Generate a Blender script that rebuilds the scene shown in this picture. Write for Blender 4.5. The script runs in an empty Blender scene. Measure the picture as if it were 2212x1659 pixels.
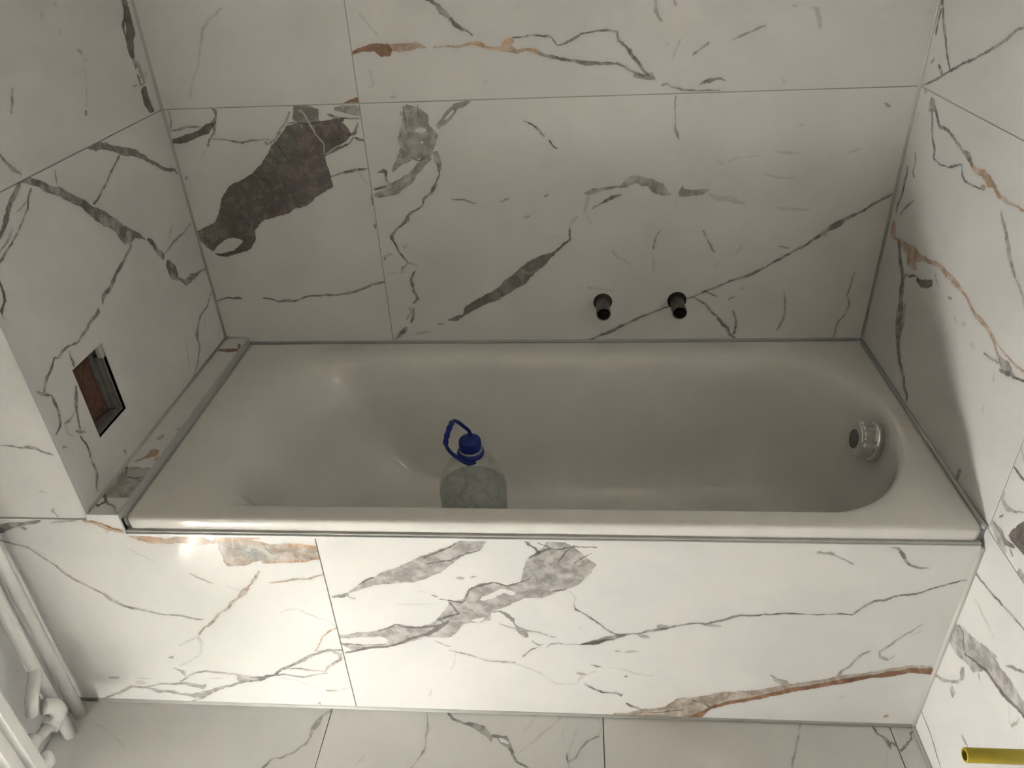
import bpy, bmesh, math, random
from mathutils import Vector, Matrix, noise as mnoise

random.seed(4)
SC = bpy.context.scene
COL = SC.collection

# ------------------------------------------------------------------ dimensions (metres)
W = 1.6556      # alcove width, left alcove wall x=0, right wall x=W
D = 0.6972      # front plane of the bath panel, y=-D; back wall y=0
H = 0.564       # bath rim
ZL = 0.5768     # tiled ledge
H2 = 1.1675     # horizontal tile joint
J = 0.4556      # vertical joint of the back wall
JP = 0.4382     # vertical joint of the panel
YR = 0.6896     # vertical joint of the right wall
ZR = 0.5612     # horizontal joint of the right wall
XL = -0.235     # left wall of the room, with the radiator
YB = -3.30      # wall behind the camera
ZC = 2.5        # ceiling
WY0, WY1, WZ0, WZ1 = -2.13, -1.87, 1.63, 1.87    # small unseen window added in the right wall, sized to shape the sunbeam
SUN_SPOT = (XL, -1.325, 0.085)                   # where its sunbeam lands: low on the left wall, past the radiator
RYE = -1.285                                     # near end of the radiator, out of view, placed to shade the panel's left

# ------------------------------------------------------------------ camera
cam = bpy.data.cameras.new('camera')
cam.sensor_fit = 'HORIZONTAL'; cam.sensor_width = 36.0
cam.lens = 1641.73 / 2212 * 36.0
cam.clip_start = 0.02
camo = bpy.data.objects.new('camera', cam); COL.objects.link(camo)
def cam_matrix(p, y, r, c):
    fwd = Vector((math.sin(y) * math.cos(p), math.cos(y) * math.cos(p), -math.sin(p)))
    right = Vector((math.cos(y), -math.sin(y), 0)); up = right.cross(fwd)
    r2 = math.cos(r) * right + math.sin(r) * up; u2 = -math.sin(r) * right + math.cos(r) * up
    m = Matrix(((r2.x, u2.x, -fwd.x, c[0]), (r2.y, u2.y, -fwd.y, c[1]), (r2.z, u2.z, -fwd.z, c[2]), (0, 0, 0, 1)))
    return m
camo.matrix_world = cam_matrix(0.5625, -0.0928, -0.0512, (0.9256, -1.7331, 1.5266))
SC.camera = camo

# ------------------------------------------------------------------ light and exposure
SC.view_settings.view_transform = 'Standard'
SC.view_settings.look = 'None'
SC.view_settings.gamma = 1.0
SC.view_settings.use_curve_mapping = False
SC.view_settings.exposure = 0.0
world = bpy.data.worlds.new('sky'); SC.world = world; world.use_nodes = True
bg = world.node_tree.nodes['Background']
bg.inputs[0].default_value = (0.80, 0.90, 1.0, 1); bg.inputs[1].default_value = 3.0
WT = 0.10       # wall thickness at the window
sun = bpy.data.lights.new('sun', 'SUN'); sun.energy = 2600.0; sun.angle = math.radians(1.5); sun.color = (1.0, 0.965, 0.90)
suno = bpy.data.objects.new('sun', sun); COL.objects.link(suno)
sdir = (Vector(SUN_SPOT) - Vector((W, (WY0 + WY1) / 2 + 0.023, (WZ0 + WZ1) / 2 - 0.043))).normalized()
suno.location = Vector((5, -3.5, 4.6)); suno.rotation_euler = sdir.to_track_quat('-Z', 'Y').to_euler()
world.cycles.sampling_method = 'NONE'
SC.cycles.use_denoising = True
SC.cycles.max_bounces = 6; SC.cycles.diffuse_bounces = 4; SC.cycles.glossy_bounces = 3
SC.cycles.transparent_max_bounces = 12
SC.cycles.sample_clamp_indirect = 0.0
SC.cycles.use_guiding = True
SC.cycles.use_adaptive_sampling = False
SC.cycles.use_light_tree = False
SC.cycles.use_auto_tile = False
SC.cycles.time_limit = 950
SC.cycles.caustics_reflective = False; SC.cycles.caustics_refractive = False

# ------------------------------------------------------------------ marble vein tracks
# per tile: (pigment, direction of the track in the tile plane, [along mm, across mm, half width mm, ...])
VEINS = {
 'A1': [
  ('f',-2.078,[-1294,-494.8,0.6,-1292,-496,1.9,-1270,-508.4,2.6,-1228,-526.1,3.2,-1211,-519.2,2.5,-1172,-517.5,2.5,-1147,-514,1.5,-1123,-518.7,1.2,-1086,-515.1,2.1,-1076,-516.9,1.8,-1067,-497,2.2,-1066,-494.7,0.7]),
  ('b',0.214,[657,1051.9,0.1,659,1052.1,0.2,677,1053.4,3.7,692,1051.6,6.8,696,1051.8,5.4,698,1051.9,1.8]),
 ],
 'B1': [
  ('b',0.06,[527,1240.1,1.1,530,1240.6,3.4,550,1245.3,4.5,577,1249.8,7,591,1242.6,14.4,614,1239.3,11.1,620,1239.9,1.7,623,1240.1,0.6]),
  ('o',-0.027,[499,1292.6,2,501,1292.6,6.1,519,1292.5,6.9,545,1295.8,7.5,565,1296.8,5.8,580,1293.3,1.3,582,1292.7,0.4]),
  ('o',-0.065,[545,1315.3,0.4,548,1315.4,1.2,570,1316.1,1.6,598,1317.6,1.4,621,1324.1,2.8,646,1326,5.2,665,1318.6,2.9,688,1317,3.5,711,1315.4,3.5,713,1315.3,1.2]),
  ('o',-0.18,[533,1387.2,1.4,535,1387.7,4.3,550,1391,6.9,570,1388.2,3.5,592,1396,2.9,607,1394.8,4.6,623,1390.2,4.1,631,1387.8,0.9,633,1387.1,0.3]),
  ('o',0.395,[1208,876.5,1.2,1211,876.5,3.5,1222,876.5,9.2,1236,876.5,5.2,1238,876.5,1.7]),
  ('g',-0.233,[541,1421.5,0.9,543,1421.4,2.6,577,1419.9,2.9,612,1421.1,2.3,652,1423.4,3.5,679,1427.7,2.9,710,1435.2,1.7,729,1430.8,2.9,744,1425.4,1.7,773,1421.8,3,775,1421.5,1]),
  ('m',-0.215,[774,1404.5,0.9,776,1404.7,2.6,796,1406,5.3,811,1409.9,8.7,825,1405.3,0.9,827,1404.5,0.3]),
  ('g',-0.191,[542,1417.4,0.4,544,1418.1,1.3,582,1428.7,1.4,606,1432.5,1.7,624,1431.8,2.1,638,1419.1,1.3,639,1417.4,0.4]),
  ('g',0.166,[1091,1106.6,0.4,1093,1106.8,1.3,1112,1108.8,2.3,1135,1113.3,2.6,1149,1118.6,1.4,1180,1116.7,1.3,1204,1113.4,1.7,1220,1107.4,1.7,1223,1106.5,0.6]),
  ('g',-0.916,[-407,1598.6,0.7,-405,1597.5,2.2,-389,1588.8,3.5,-370,1596.7,2.3,-351,1595,4,-329,1597.1,4.1,-313,1594.8,2.9,-292,1598.3,2.6,-289,1598.7,0.9]),
  ('g',-0.646,[-328,1468.6,0.6,-326,1469.4,1.7,-310,1475.5,3.5,-289,1469,6,-265,1468.9,3,-248,1464.7,5.4,-234,1465.1,2.3,-220,1470.8,2.3,-207,1468.9,0.9,-205,1468.6,0.3]),
  ('f',-0.948,[-816,1179.1,0.8,-813,1179,2.3,-795,1177.9,1.2,-768,1179.6,1,-756,1179.2,0.6,-754,1179.1,0.2]),
  ('f',-1.867,[-1330,108.9,0.6,-1327,109.3,1.9,-1316,111.1,2.1,-1298,121.6,1.5,-1285,110.5,1.4,-1283,108.9,0.5]),
  ('f',-0.03,[489,1194.9,0.3,491,1194.9,0.8,494,1194.9,2.4,496,1194.9,3,498,1194.9,3,501,1194.9,2.2,503,1194.9,0.7,506,1194.9,0.2]),
  ('f',-0.708,[-226,1396.1,0.1,-224,1396.1,0.2,-222,1396.1,0.9,-220,1396.1,1.5,-218,1396.1,1.8,-216,1396.1,1.6,-214,1396.1,0.6,-212,1396.1,0.2]),
  ('m',-1.262,[-959,1456.8,0.7,-957,1456.1,2.2,-936,1450.8,4.1,-922,1452,2.3,-909,1456,1.3,-906,1456.8,0.4]),
  ('m',-1.209,[-865,1536.6,0.1,-863,1536.6,0.4,-859,1536.6,1.3,-856,1536.6,1.6,-853,1536.6,1.5,-850,1536.6,1.1,-846,1536.6,0.3,-844,1536.6,0.1]),
  ('m',0.615,[1675,336.7,0.2,1677,336.5,0.7,1696,335.1,2.2,1720,336.5,1.4,1722,336.7,0.5]),
  ('m',0.331,[1596,795.1,0.3,1598,795.1,0.9,1621,794.7,2.1,1640,794.4,1.4,1658,796,2.4,1674,795.2,1.6,1676,795.1,0.5]),
  ('m',-0.126,[960,1318.7,1.1,963,1319.7,3.2,970,1322.7,1.7,983,1316.9,1.7,1012,1312.4,2.9,1042,1312.9,1.4,1091,1318.4,0.5,1093,1318.6,0.2]),
  ('g',0.13,[1336,1018.3,0.5,1338,1018.7,1.4,1361,1022.3,4.3,1383,1024.2,2.6,1393,1019.3,0.9,1396,1018.3,0.3]),
  ('f',1.186,[1570,-590.6,0.2,1572,-590.3,0.7,1586,-588.8,2,1616,-590.4,1.5,1618,-590.6,0.5]),
  ('f',0.127,[1268,1114.3,0.2,1271,1114.3,0.6,1273,1114.3,1.8,1274,1114.3,2.3,1276,1114.3,2.3,1278,1114.3,1.7,1279,1114.3,0.5,1282,1114.3,0.2]),
  ('f',-0.281,[945,1658.2,0.2,948,1658.1,0.6,950,1658.1,1.8,951,1658.1,2.1,953,1658.1,2,955,1658.1,1.4,957,1658.1,0.4,959,1658.1,0.1]),
  ('f',-1.008,[-372,1896.6,0.6,-370,1898.1,1.8,-360,1905.9,4.2,-337,1901.3,4.5,-321,1897.2,2,-319,1896.6,0.7]),
  ('f',0.092,[1745,1153.4,0.1,1747,1153.4,0.2,1750,1153.4,0.8,1753,1153.3,1,1755,1153.3,1,1758,1153.3,0.8,1761,1153.3,0.2,1763,1153.3,0.1]),
  ('f',-0.797,[103,1812,0.2,105,1812,0.7,107,1812,2,109,1812,2.5,111,1812,2.4,113,1812,1.7,115,1812,0.5,118,1812,0.2]),
 ],
 'A2': [
  ('p',0.317,[338,1041.6,1.6,340,1041.2,4.9,371,1035.9,6.5,402,1033.3,6.2,436,1035.3,7.8,458,1041,3.6,461,1041.6,1.2]),
  ('g',-1.991,[-1119,-364.7,1.4,-1116,-363.9,4.2,-1099,-358.3,2.7,-1079,-360.4,5.4,-1064,-355.2,2,-1041,-362.3,1.9,-1020,-364.4,2,-1017,-364.6,0.7]),
  ('g',-0.06,[34,1105,0.3,37,1104.9,1,72,1103.4,1.4,104,1097.8,1.9,144,1104.5,1.3,166,1105,0.8,168,1105,0.3]),
  ('m',-1.713,[-1161,-152.7,0.9,-1158,-152.3,2.7,-1141,-149.5,2.1,-1111,-152.4,1.1,-1109,-152.7,0.4]),
  ('m',0.071,[85,1116.8,0.3,87,1117.1,0.8,108,1119,2.6,140,1119.8,2.4,167,1117.1,1,170,1116.9,0.3]),
  ('m',-2.406,[-698,-740.6,0.1,-696,-740.6,0.3,-693,-740.6,1.3,-690,-740.6,2,-688,-740.6,2.4,-685,-740.6,2.1,-683,-740.6,0.7,-680,-740.6,0.2]),
  ('f',0.833,[817,664.7,0.1,819,664.7,0.3,826,664.7,0.8,834,664.7,1.1,841,664.7,1.1,848,664.7,0.9,855,664.7,0.3,858,664.7,0.1]),
  ('g2',-1.792,[-1212,69.7,28.4,-1204,69.8,27,-1194,72,27.2,-1189,71.9,28.6,-1177,71.7,31.7,-1173,71.8,32.5]),
  ('p',-2.571,[-958,-715,20.3,-926,-721.5,30.3,-913,-725.4,33.1,-872,-738,42.2,-860,-732.4,54.3,-848,-720.9,72.5,-838,-708.7,82.6,-806,-708.1,76.3,-786,-708.2,72.9,-779,-706.9,73.1,-752,-699.3,71.1,-736,-699.8,65.2,-715,-702.7,59.5,-702,-700.8,59.8,-697,-701.3,58.7,-638,-715.7,52.9,-636,-715.8,53.1,-601,-711.3,52.5,-598,-709,54.3,-584,-695.5,58.4,-569,-688.6,55.4,-552,-683,54.1,-530,-681.5,46.3,-494,-688.8,43.4,-477,-695.6,38.6,-466,-700.7,35.4]),
  ('q',-2.408,[-954,-623.7,10.3,-921,-621.9,20,-920,-621.9,20.1,-895,-619.2,22.8,-893,-619.3,22.6,-865,-619.2,17.3,-855,-620.4,13.9,-836,-622.3,7.8]),
  ('q',-2.612,[-522,-730.8,19.7,-511,-729.1,20.6,-499,-729.1,19.8,-458,-731.6,19.2,-445,-732.1,19.3,-433,-733,19.8]),
  ('w',0.341,[296,764.1,0,322,763.5,10.5,353,765.9,16.5,355,766.3,16.5,375,768.9,11.4,390,764.8,1.7,391,764.2,1.1]),
  ('v',-1.196,[-965,719.2,0.5,-963,720,1.6,-947,725.5,2.1,-925,724.3,2.1,-899,724.2,1.7,-874,730.5,2.2,-852,720.3,1.1,-850,719.2,0.4]),
  ('v',-1.661,[-1153,213.7,0.1,-1150,213.7,0.4,-1148,213.7,1.3,-1145,213.7,1.7,-1142,213.7,1.7,-1140,213.7,1.2,-1137,213.7,0.4,-1135,213.7,0.1]),
  ('k',-0.025,[254,1136.6,0.4,256,1136.6,1.2,283,1136.5,1.8,304,1133.9,2.4,332,1136.4,1,334,1136.6,0.3]),
  ('k',-1.023,[-808,776.3,0.4,-805,776.4,1.1,-782,777.2,1.8,-764,775.3,2.1,-741,776.2,1.1,-739,776.3,0.4]),
  ('k',-0.78,[-594,837.2,0.4,-591,838.4,1.3,-562,854.5,2.1,-547,857,1.8,-529,839,1.8,-527,837.2,0.6]),
  ('k',-1.357,[-945,448,0.3,-942,448.5,0.9,-918,452.9,1.5,-902,448.7,0.9,-899,448,0.3]),
  ('k',-0.02,[190,975.7,0.4,192,975.5,1.3,226,972.6,1.5,246,975.4,1.1,249,975.7,0.4]),
  ('k',-0.525,[-258,964.2,0.4,-256,963.3,1.2,-235,955,1.9,-214,963.3,1.6,-212,964.2,0.5]),
  ('m',-0.136,[235,1200.2,1.3,237,1200.5,3.8,258,1202.7,7.7,279,1202.5,10.4,297,1200.5,8.8,299,1200.2,2.9]),
  ('m',-2.302,[-1062,-553.5,1,-1059,-553,2.9,-1025,-545.5,1.5,-1003,-547.9,3.1,-979,-547,2.5,-957,-552.9,1.4,-954,-553.6,0.5]),
  ('m',2.355,[603,-924.7,0.4,605,-924.7,1.2,607,-924.7,3.2,609,-924.7,3.6,611,-924.7,3.1,613,-924.7,2,615,-924.7,0.5,617,-924.7,0.2]),
  ('g',-0.132,[220,1185.2,0.3,223,1184.8,1,241,1181.6,3.3,270,1182.1,1.3,298,1185,1.9,301,1185.2,0.6]),
  ('g',0.502,[805,753.3,0.3,808,753.1,1,821,751.8,1.5,854,749.6,2.3,889,746,2.5,904,752.4,1.4,906,753.4,0.5]),
  ('g',0.884,[1120,366.8,0.8,1122,365.9,2.3,1132,362.2,3.8,1155,366.4,1.4,1157,366.8,0.5]),
  ('g',-0.37,[3,1176.2,0.4,6,1176.2,1.1,10,1176.2,3,15,1176.3,3.3,20,1176.3,2.9,24,1176.3,1.9,29,1176.3,0.5,31,1176.3,0.2]),
  ('g',0.142,[500,945.7,0.4,502,945.8,1.2,529,947,1.9,562,949.9,3.4,593,946,1,596,945.6,0.3]),
  ('p',0.171,[555,1047.9,0.6,557,1047.8,1.9,574,1047.1,5,603,1047.9,4.7,605,1048,1.6]),
  ('f',-0.957,[-590,936.5,0.4,-588,936.4,1.1,-551,935.3,1.2,-539,936.3,0.9,-537,936.5,0.3]),
  ('g',0.077,[53,685.1,0.5,56,685.5,1.5,91,690.1,2.4,122,687.3,3.1,130,685.7,0.7,132,685.1,0.2]),
  ('g',0.127,[214,672.4,0.4,216,671.7,1.3,234,666.9,2.1,255,655.4,3.1,281,655.2,3.4,303,653.8,2,331,659.4,2.3,393,654.8,2.3,421,652.5,2,450,655.1,3.2,483,660.5,2.2,520,670.1,2.8,545,672.1,1.4,547,672.3,0.5]),
  ('g',-1.673,[-1010,354.5,0.1,-1008,354.5,0.4,-1001,354.5,1.4,-994,354.5,1.9,-987,354.5,2,-980,354.5,1.5,-973,354.5,0.5,-971,354.5,0.2]),
  ('g',-1.518,[-868,498.5,0.2,-866,498.5,0.5,-862,498.5,1.5,-859,498.5,1.9,-855,498.5,2,-852,498.5,1.5,-848,498.5,0.5,-846,498.5,0.2]),
 ],
 'B2': [
  ('m',-2.037,[-1296,4.6,24.3,-1290,5.3,25.8,-1270,7.8,30.9,-1268,9.9,32,-1267,21.6,43.5,-1254,25.7,42.8,-1249,26.5,43.2,-1228,27,42,-1212,27,40.7,-1210,27.8,39.6,-1197,27.2,29.9,-1196,26.6,29,-1184,14.8,16.1,-1165,11.9,11.3,-1164,11.5,10.7,-1133,1.2,1.3,-1130,0.4,0.5]),
  ('m',0.606,[1145,556.5,1.6,1148,556.8,4.7,1179,560.9,10,1208,563.9,7.4,1240,557,3.7,1242,556.4,1.2]),
  ('m',-1.274,[-835,895.7,2.1,-833,895.7,6.2,-810,895.2,8.3,-790,895.7,2.1,-788,895.7,0.7]),
  ('m',-2.684,[-1006,-671.5,1.9,-1003,-671,5.8,-970,-664.1,10.4,-939,-655.8,5.3,-903,-655.9,4,-862,-664.5,3.4,-841,-670.7,2.6,-838,-671.4,0.9]),
  ('m',-2.709,[-937,-676.5,1.2,-936,-676.4,1,-918,-668,5.6,-911,-666.6,5.4,-878,-665.9,10,-875,-665.9,10.4,-866,-667,10.3,-820,-675.9,6.6]),
  ('w',0.674,[1207,478.4,0.2,1209,478.4,0.5,1215,478.4,1.7,1220,478.4,2.4,1225,478.4,2.6,1230,478.4,2.1,1235,478.4,0.7,1237,478.4,0.2]),
  ('w',-0.025,[545,1120.1,0.5,547,1120.4,1.4,558,1121.6,6.5,571,1120.3,2,574,1120.1,0.7]),
  ('w',-0.026,[552,1093.6,0.3,555,1093.6,1,556,1093.6,2.9,558,1093.6,3.4,560,1093.6,3.2,562,1093.6,2.2,564,1093.6,0.6,566,1093.6,0.2]),
  ('w',0.545,[963,595,1,965,595,3,997,594.6,7.8,1021,595,3.9,1023,595,1.3]),
  ('g',-1.586,[-1171,537.1,0.5,-1169,537.1,1.5,-1143,537.1,1.6,-1118,537.1,1.6,-1115,537.1,0.5]),
  ('g',-0.699,[-289,1075.3,0.5,-288,1077.7,1.5,-285,1088.8,6.7,-273,1095.1,5.1,-263,1079.9,3.5,-255,1076.3,2.2,-252,1075.3,0.7]),
  ('g',0.118,[567,913.8,0.2,570,913.8,0.5,576,913.8,1.8,582,913.8,2.4,588,913.8,2.5,594,913.8,2,600,913.8,0.6,602,913.8,0.2]),
  ('g',-1.221,[-893,950.1,0.3,-890,949.2,1,-865,939.3,1.9,-858,948,0.8,-857,950.1,0.3]),
  ('g',0.145,[703,955.7,0.4,705,954.3,1.3,722,943.3,1.9,750,954.8,1,753,955.7,0.3]),
  ('g',-1.86,[-1164,298,0.5,-1162,299.2,1.6,-1143,310,1.6,-1115,302.8,2.4,-1094,298.5,3.6,-1091,298,3.6]),
  ('g',0.913,[1125,115.6,3.6,1128,115.6,3.6,1149,115.6,3.5,1151,115.6,3.5]),
  ('g',-1.997,[-1147,151.6,3.5,-1144,151.1,3.5,-1125,147.6,3.4,-1100,133.8,2.7,-1086,137,1.6,-1064,122.1,4.1,-1047,112.6,3.4,-1035,113.6,5.5,-1005,96.2,2.1,-980,91.8,4.3,-960,107,3.9,-946,126.8,3.9,-932,149.5,3,-930,151.7,1]),
  ('m',-0.346,[221,916.7,0.3,224,916.7,0.8,229,916.7,2.2,233,916.7,2.7,238,916.7,2.6,243,916.7,1.9,248,916.7,0.5,250,916.7,0.2]),
  ('m',-2.258,[-941,-95.4,0.5,-939,-95.9,1.5,-919,-100.7,2.9,-906,-96.2,1.6,-904,-95.4,0.5]),
  ('m',0.627,[837,370.7,0.9,840,371.8,2.7,852,378.3,1.7,866,371.7,1.7,868,370.6,0.6]),
  ('m',-0.235,[401,1069.6,0.4,403,1069.8,1.1,436,1072.7,2.2,448,1069.4,1.7,462,1069.6,0.9,465,1069.6,0.3]),
  ('m',0.24,[637,443.8,0.2,640,443.8,0.5,648,443.8,1.6,657,443.7,2.1,666,443.7,2,674,443.7,1.5,683,443.7,0.5,685,443.7,0.2]),
  ('m',-0.089,[516,664.3,0.2,518,664.3,0.5,523,664.3,1.6,527,664.3,1.9,531,664.3,1.9,535,664.3,1.3,540,664.3,0.4,542,664.3,0.1]),
  ('g',-1.706,[-832,426.4,0.5,-829,425.7,1.6,-806,418.8,3.3,-777,425.3,3.5,-756,439.3,3.3,-738,427.7,3.4,-736,426.3,1.1]),
  ('g',-1.901,[-795,265.5,1.2,-793,267.2,3.7,-782,277.3,1.5,-754,266.4,1.1,-751,265.5,0.4]),
  ('g',-1.873,[-788,301.4,0.5,-786,301.6,1.4,-755,304.4,3.8,-743,301.9,1.4,-741,301.4,0.5]),
  ('g',-2.325,[-784,-52.8,1,-782,-52.7,2.9,-759,-51.4,5.4,-729,-52.7,2.4,-727,-52.8,0.8]),
  ('f',0.074,[514,721.2,0.2,516,721.2,0.5,527,721.2,1.4,538,721.2,1.7,549,721.2,1.5,559,721.2,1,570,721.2,0.3,573,721.2,0.1]),
  ('f',0.345,[758,603.8,0.3,760,603.8,0.8,763,603.8,2.5,765,603.8,3.2,768,603.8,3.3,771,603.8,2.6,773,603.8,0.8,776,603.8,0.3]),
  ('f',0.286,[985,684.9,0.1,988,684.9,0.2,992,684.9,0.8,997,684.9,1,1002,684.9,1,1006,684.9,0.8,1011,684.9,0.3,1013,684.9,0.1]),
  ('f',1.008,[1223,-316.7,0.6,1225,-316.3,1.7,1244,-312.9,2.8,1259,-316.2,1.7,1262,-316.7,0.6]),
  ('f',1.354,[1084,-739.5,0.6,1086,-739.4,1.7,1115,-738.5,4.4,1135,-739.4,3.3,1138,-739.5,1.1]),
  ('f',-0.356,[532,1106,0.2,534,1106,0.5,536,1106,1.4,538,1106,1.8,540,1106,1.8,541,1106,1.3,543,1106,0.4,546,1106,0.1]),
  ('f',-1.067,[-325,1275.7,0.1,-323,1275.7,0.3,-318,1275.7,1.1,-314,1275.7,1.5,-309,1275.7,1.5,-304,1275.7,1.2,-300,1275.7,0.4,-297,1275.7,0.1]),
  ('g2',0.658,[860,122.6,1.8,863,121.5,2.8,880,113.8,6.1,883,112.2,6.6,905,108.9,2.9,912,111.9,5.8,921,114.9,10,959,110,10.6,965,108.7,11.1,1009,98.8,14.2,1010,99.4,13.5,1017,98.6,13.2,1031,98.8,14.2,1045,99.3,15.6,1057,99,17.6,1085,96.6,20,1103,98.7,17.9,1122,101.7,16.4,1135,102.3,16.6,1147,100.8,14.6,1160,98.8,12.1,1190,98.1,3.1,1193,98.6,2.8,1209,99.6,2.6,1241,100.9,3,1244,102.4,4.4,1258,120.5,3.4,1262,122.6,1.3]),
  ('m',0.21,[1130,730.8,0.9,1133,731,2.6,1155,732.8,5.6,1196,731.7,2.8,1223,730.9,2.1,1225,730.8,0.7]),
  ('m',0.056,[1222,881.8,2.4,1224,882,7.3,1235,882.5,9.6,1256,878.1,7.6,1274,879.4,7,1290,881.5,1.6,1293,881.8,0.5]),
  ('m',-1.576,[-975,1174.4,0.1,-973,1174.4,0.4,-970,1174.4,1.5,-966,1174.4,2.4,-963,1174.4,2.9,-960,1174.4,2.6,-956,1174.4,0.9,-954,1174.4,0.3]),
  ('m',0.389,[1153,550.5,0.2,1155,550.5,0.5,1158,550.5,1.6,1160,550.5,1.9,1162,550.5,1.8,1165,550.5,1.3,1167,550.5,0.4,1170,550.5,0.1]),
  ('m',0.281,[1028,634.8,0.2,1031,634.8,0.6,1033,634.8,1.7,1036,634.8,2,1038,634.8,1.9,1040,634.8,1.4,1043,634.8,0.4,1045,634.8,0.1]),
  ('m',0.364,[1039,604.5,0.1,1041,604.5,0.3,1046,604.5,1,1050,604.5,1.3,1055,604.5,1.5,1059,604.5,1.2,1064,604.5,0.4,1066,604.5,0.1]),
  ('m',-0.376,[677,1303.7,2.3,680,1303.4,7,692,1302.1,9.3,710,1300.2,5.4,727,1303.2,1,729,1303.7,0.3]),
  ('m',-0.141,[889,1102.5,2,890,1103.1,2.6,900,1112,8.8,908,1116,10.6,912,1118.4,10.7,927,1125.4,8.3,928,1125.5,8.1,937,1122,10.4,953,1120.6,9.8,955,1119.7,10.4,967,1113,14.5,975,1111.9,13.7,986,1110.3,12.6,999,1102.6,5.3,1000,1102.6,5.4]),
  ('g',0.463,[1279,383.7,0.4,1281,383.8,1.3,1315,385.1,2.8,1333,386.4,4.9,1353,383.9,2.6,1356,383.6,0.9]),
  ('g',1.289,[1090,-852.1,0.5,1092,-851.7,1.6,1111,-847.9,2.5,1129,-847.4,1.4,1142,-851.4,0.7,1145,-852.1,0.2]),
  ('m',-1.063,[-150,1495.8,0.5,-147,1495.8,1.5,-124,1495.7,1.1,-100,1494.5,2.4,-82,1495.6,0.8,-80,1495.8,0.3]),
  ('f',-0.276,[933,1246,0.8,936,1245.6,2.4,957,1242.5,6.6,985,1249.9,6.5,1020,1246.2,3.2,1023,1246,1.1]),
  ('f',-1.499,[-850,1232.6,0.1,-848,1232.6,0.4,-845,1232.6,1.2,-843,1232.6,1.4,-841,1232.6,1.3,-839,1232.6,0.9,-837,1232.6,0.2,-834,1232.6,0.1]),
  ('f',1.079,[1314,-786.1,0.2,1317,-786.1,0.5,1324,-786.1,1.6,1330,-786.1,2.3,1337,-786.1,2.5,1344,-786.1,2.1,1350,-786.1,0.7,1353,-786.1,0.2]),
  ('f',-0.68,[285,1273.7,0.9,287,1273.2,2.6,310,1268,2.3,347,1273.3,1.1,349,1273.7,0.4]),
  ('f',-1.516,[-735,1164.6,0.1,-733,1164.6,0.4,-724,1164.6,1.6,-716,1164.6,2.4,-707,1164.6,2.7,-699,1164.6,2.3,-690,1164.6,0.8,-687,1164.6,0.3]),
  ('f',-0.161,[836,859.4,0.8,839,859.5,2.4,868,860.7,1.9,904,859.5,1,906,859.4,0.3]),
  ('f',-1.654,[-884,1208.1,0.2,-882,1208.1,0.6,-878,1208.1,1.8,-875,1208.1,2.3,-872,1208.1,2.3,-869,1208.1,1.7,-866,1208.1,0.5,-864,1208.1,0.2]),
  ('g',-0.658,[-39,1386.8,0.4,-36,1387.4,1.1,-14,1392.5,1.5,6,1390.4,2.6,22,1387.3,1.2,24,1386.8,0.4]),
  ('g',-0.798,[-161,1378.2,0.7,-158,1377.7,2,-144,1374.9,1.6,-132,1377.6,1.8,-130,1378.2,0.6]),
  ('f',-0.603,[16,1391.5,0.1,19,1391.5,0.2,22,1391.5,0.5,26,1391.5,0.7,30,1391.5,0.7,33,1391.5,0.6,37,1391.5,0.2,40,1391.5,0.1]),
  ('f',-0.556,[524,1527.6,0.1,526,1527.6,0.3,529,1527.6,1,531,1527.6,1.4,534,1527.6,1.6,537,1527.6,1.3,539,1527.6,0.4,542,1527.6,0.1]),
  ('f',0.185,[1437,767.4,0.3,1440,767.6,0.8,1458,769.1,1.3,1509,767.5,0.8,1512,767.4,0.3]),
  ('f',0.176,[1585,828.1,0.2,1588,828.1,0.7,1590,828.1,1.9,1593,828.1,2.2,1595,828.1,2,1598,828.1,1.3,1600,828.1,0.4,1603,828.1,0.1]),
  ('f',-0.051,[1322,1105.2,0.1,1324,1105.2,0.4,1335,1105.2,1.3,1345,1105.2,1.8,1355,1105.2,1.9,1365,1105.2,1.5,1376,1105.2,0.5,1378,1105.2,0.2]),
  ('f',0.258,[1741,606.3,0.2,1744,606.3,0.6,1750,606.3,1.7,1756,606.3,2,1763,606.3,1.9,1769,606.3,1.3,1776,606.3,0.4,1778,606.3,0.1]),
  ('f',-0.104,[1248,1123.1,0.5,1250,1122.7,1.6,1267,1120,1.1,1296,1118.4,1.9,1315,1122.6,1.2,1317,1123.1,0.4]),
  ('f',-0.003,[1389,909.9,0.4,1392,909.8,1.3,1424,907.8,4.5,1468,909.8,2.1,1471,909.9,0.7]),
  ('m',-1.423,[-985,1308.8,0.2,-983,1308.6,0.7,-936,1303.7,1,-911,1303,1.9,-900,1307.3,3.7,-884,1308.7,0.8,-882,1308.9,0.3]),
  ('m',-0.522,[811,1777.3,0.2,814,1777.3,0.6,816,1777.3,1.7,819,1777.3,2.2,822,1777.3,2.2,824,1777.3,1.6,827,1777.3,0.5,829,1777.3,0.2]),
  ('m',-1.609,[-756,1417.3,0.3,-753,1417.9,1,-721,1425.1,2,-689,1429.6,1.2,-663,1425.8,3.5,-641,1418.1,1.5,-638,1417.3,0.5]),
  ('m',-1.681,[-922,1514.1,0.5,-919,1513.8,1.4,-893,1510.7,1.5,-855,1510.8,2,-837,1522,2,-805,1523.1,2.2,-784,1511.9,2.6,-754,1513.5,2.8,-738,1514,1.2,-735,1514.1,0.4]),
  ('m',-0.328,[1074,1228.5,0.2,1077,1228.5,0.6,1081,1228.5,1.8,1086,1228.5,2.4,1091,1228.5,2.6,1096,1228.5,2,1101,1228.5,0.6,1103,1228.5,0.2]),
  ('m',0.315,[1694,327,0.2,1696,327,0.6,1699,327,1.8,1702,327,2.3,1704,327,2.3,1707,327,1.7,1709,327,0.5,1712,327,0.2]),
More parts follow.
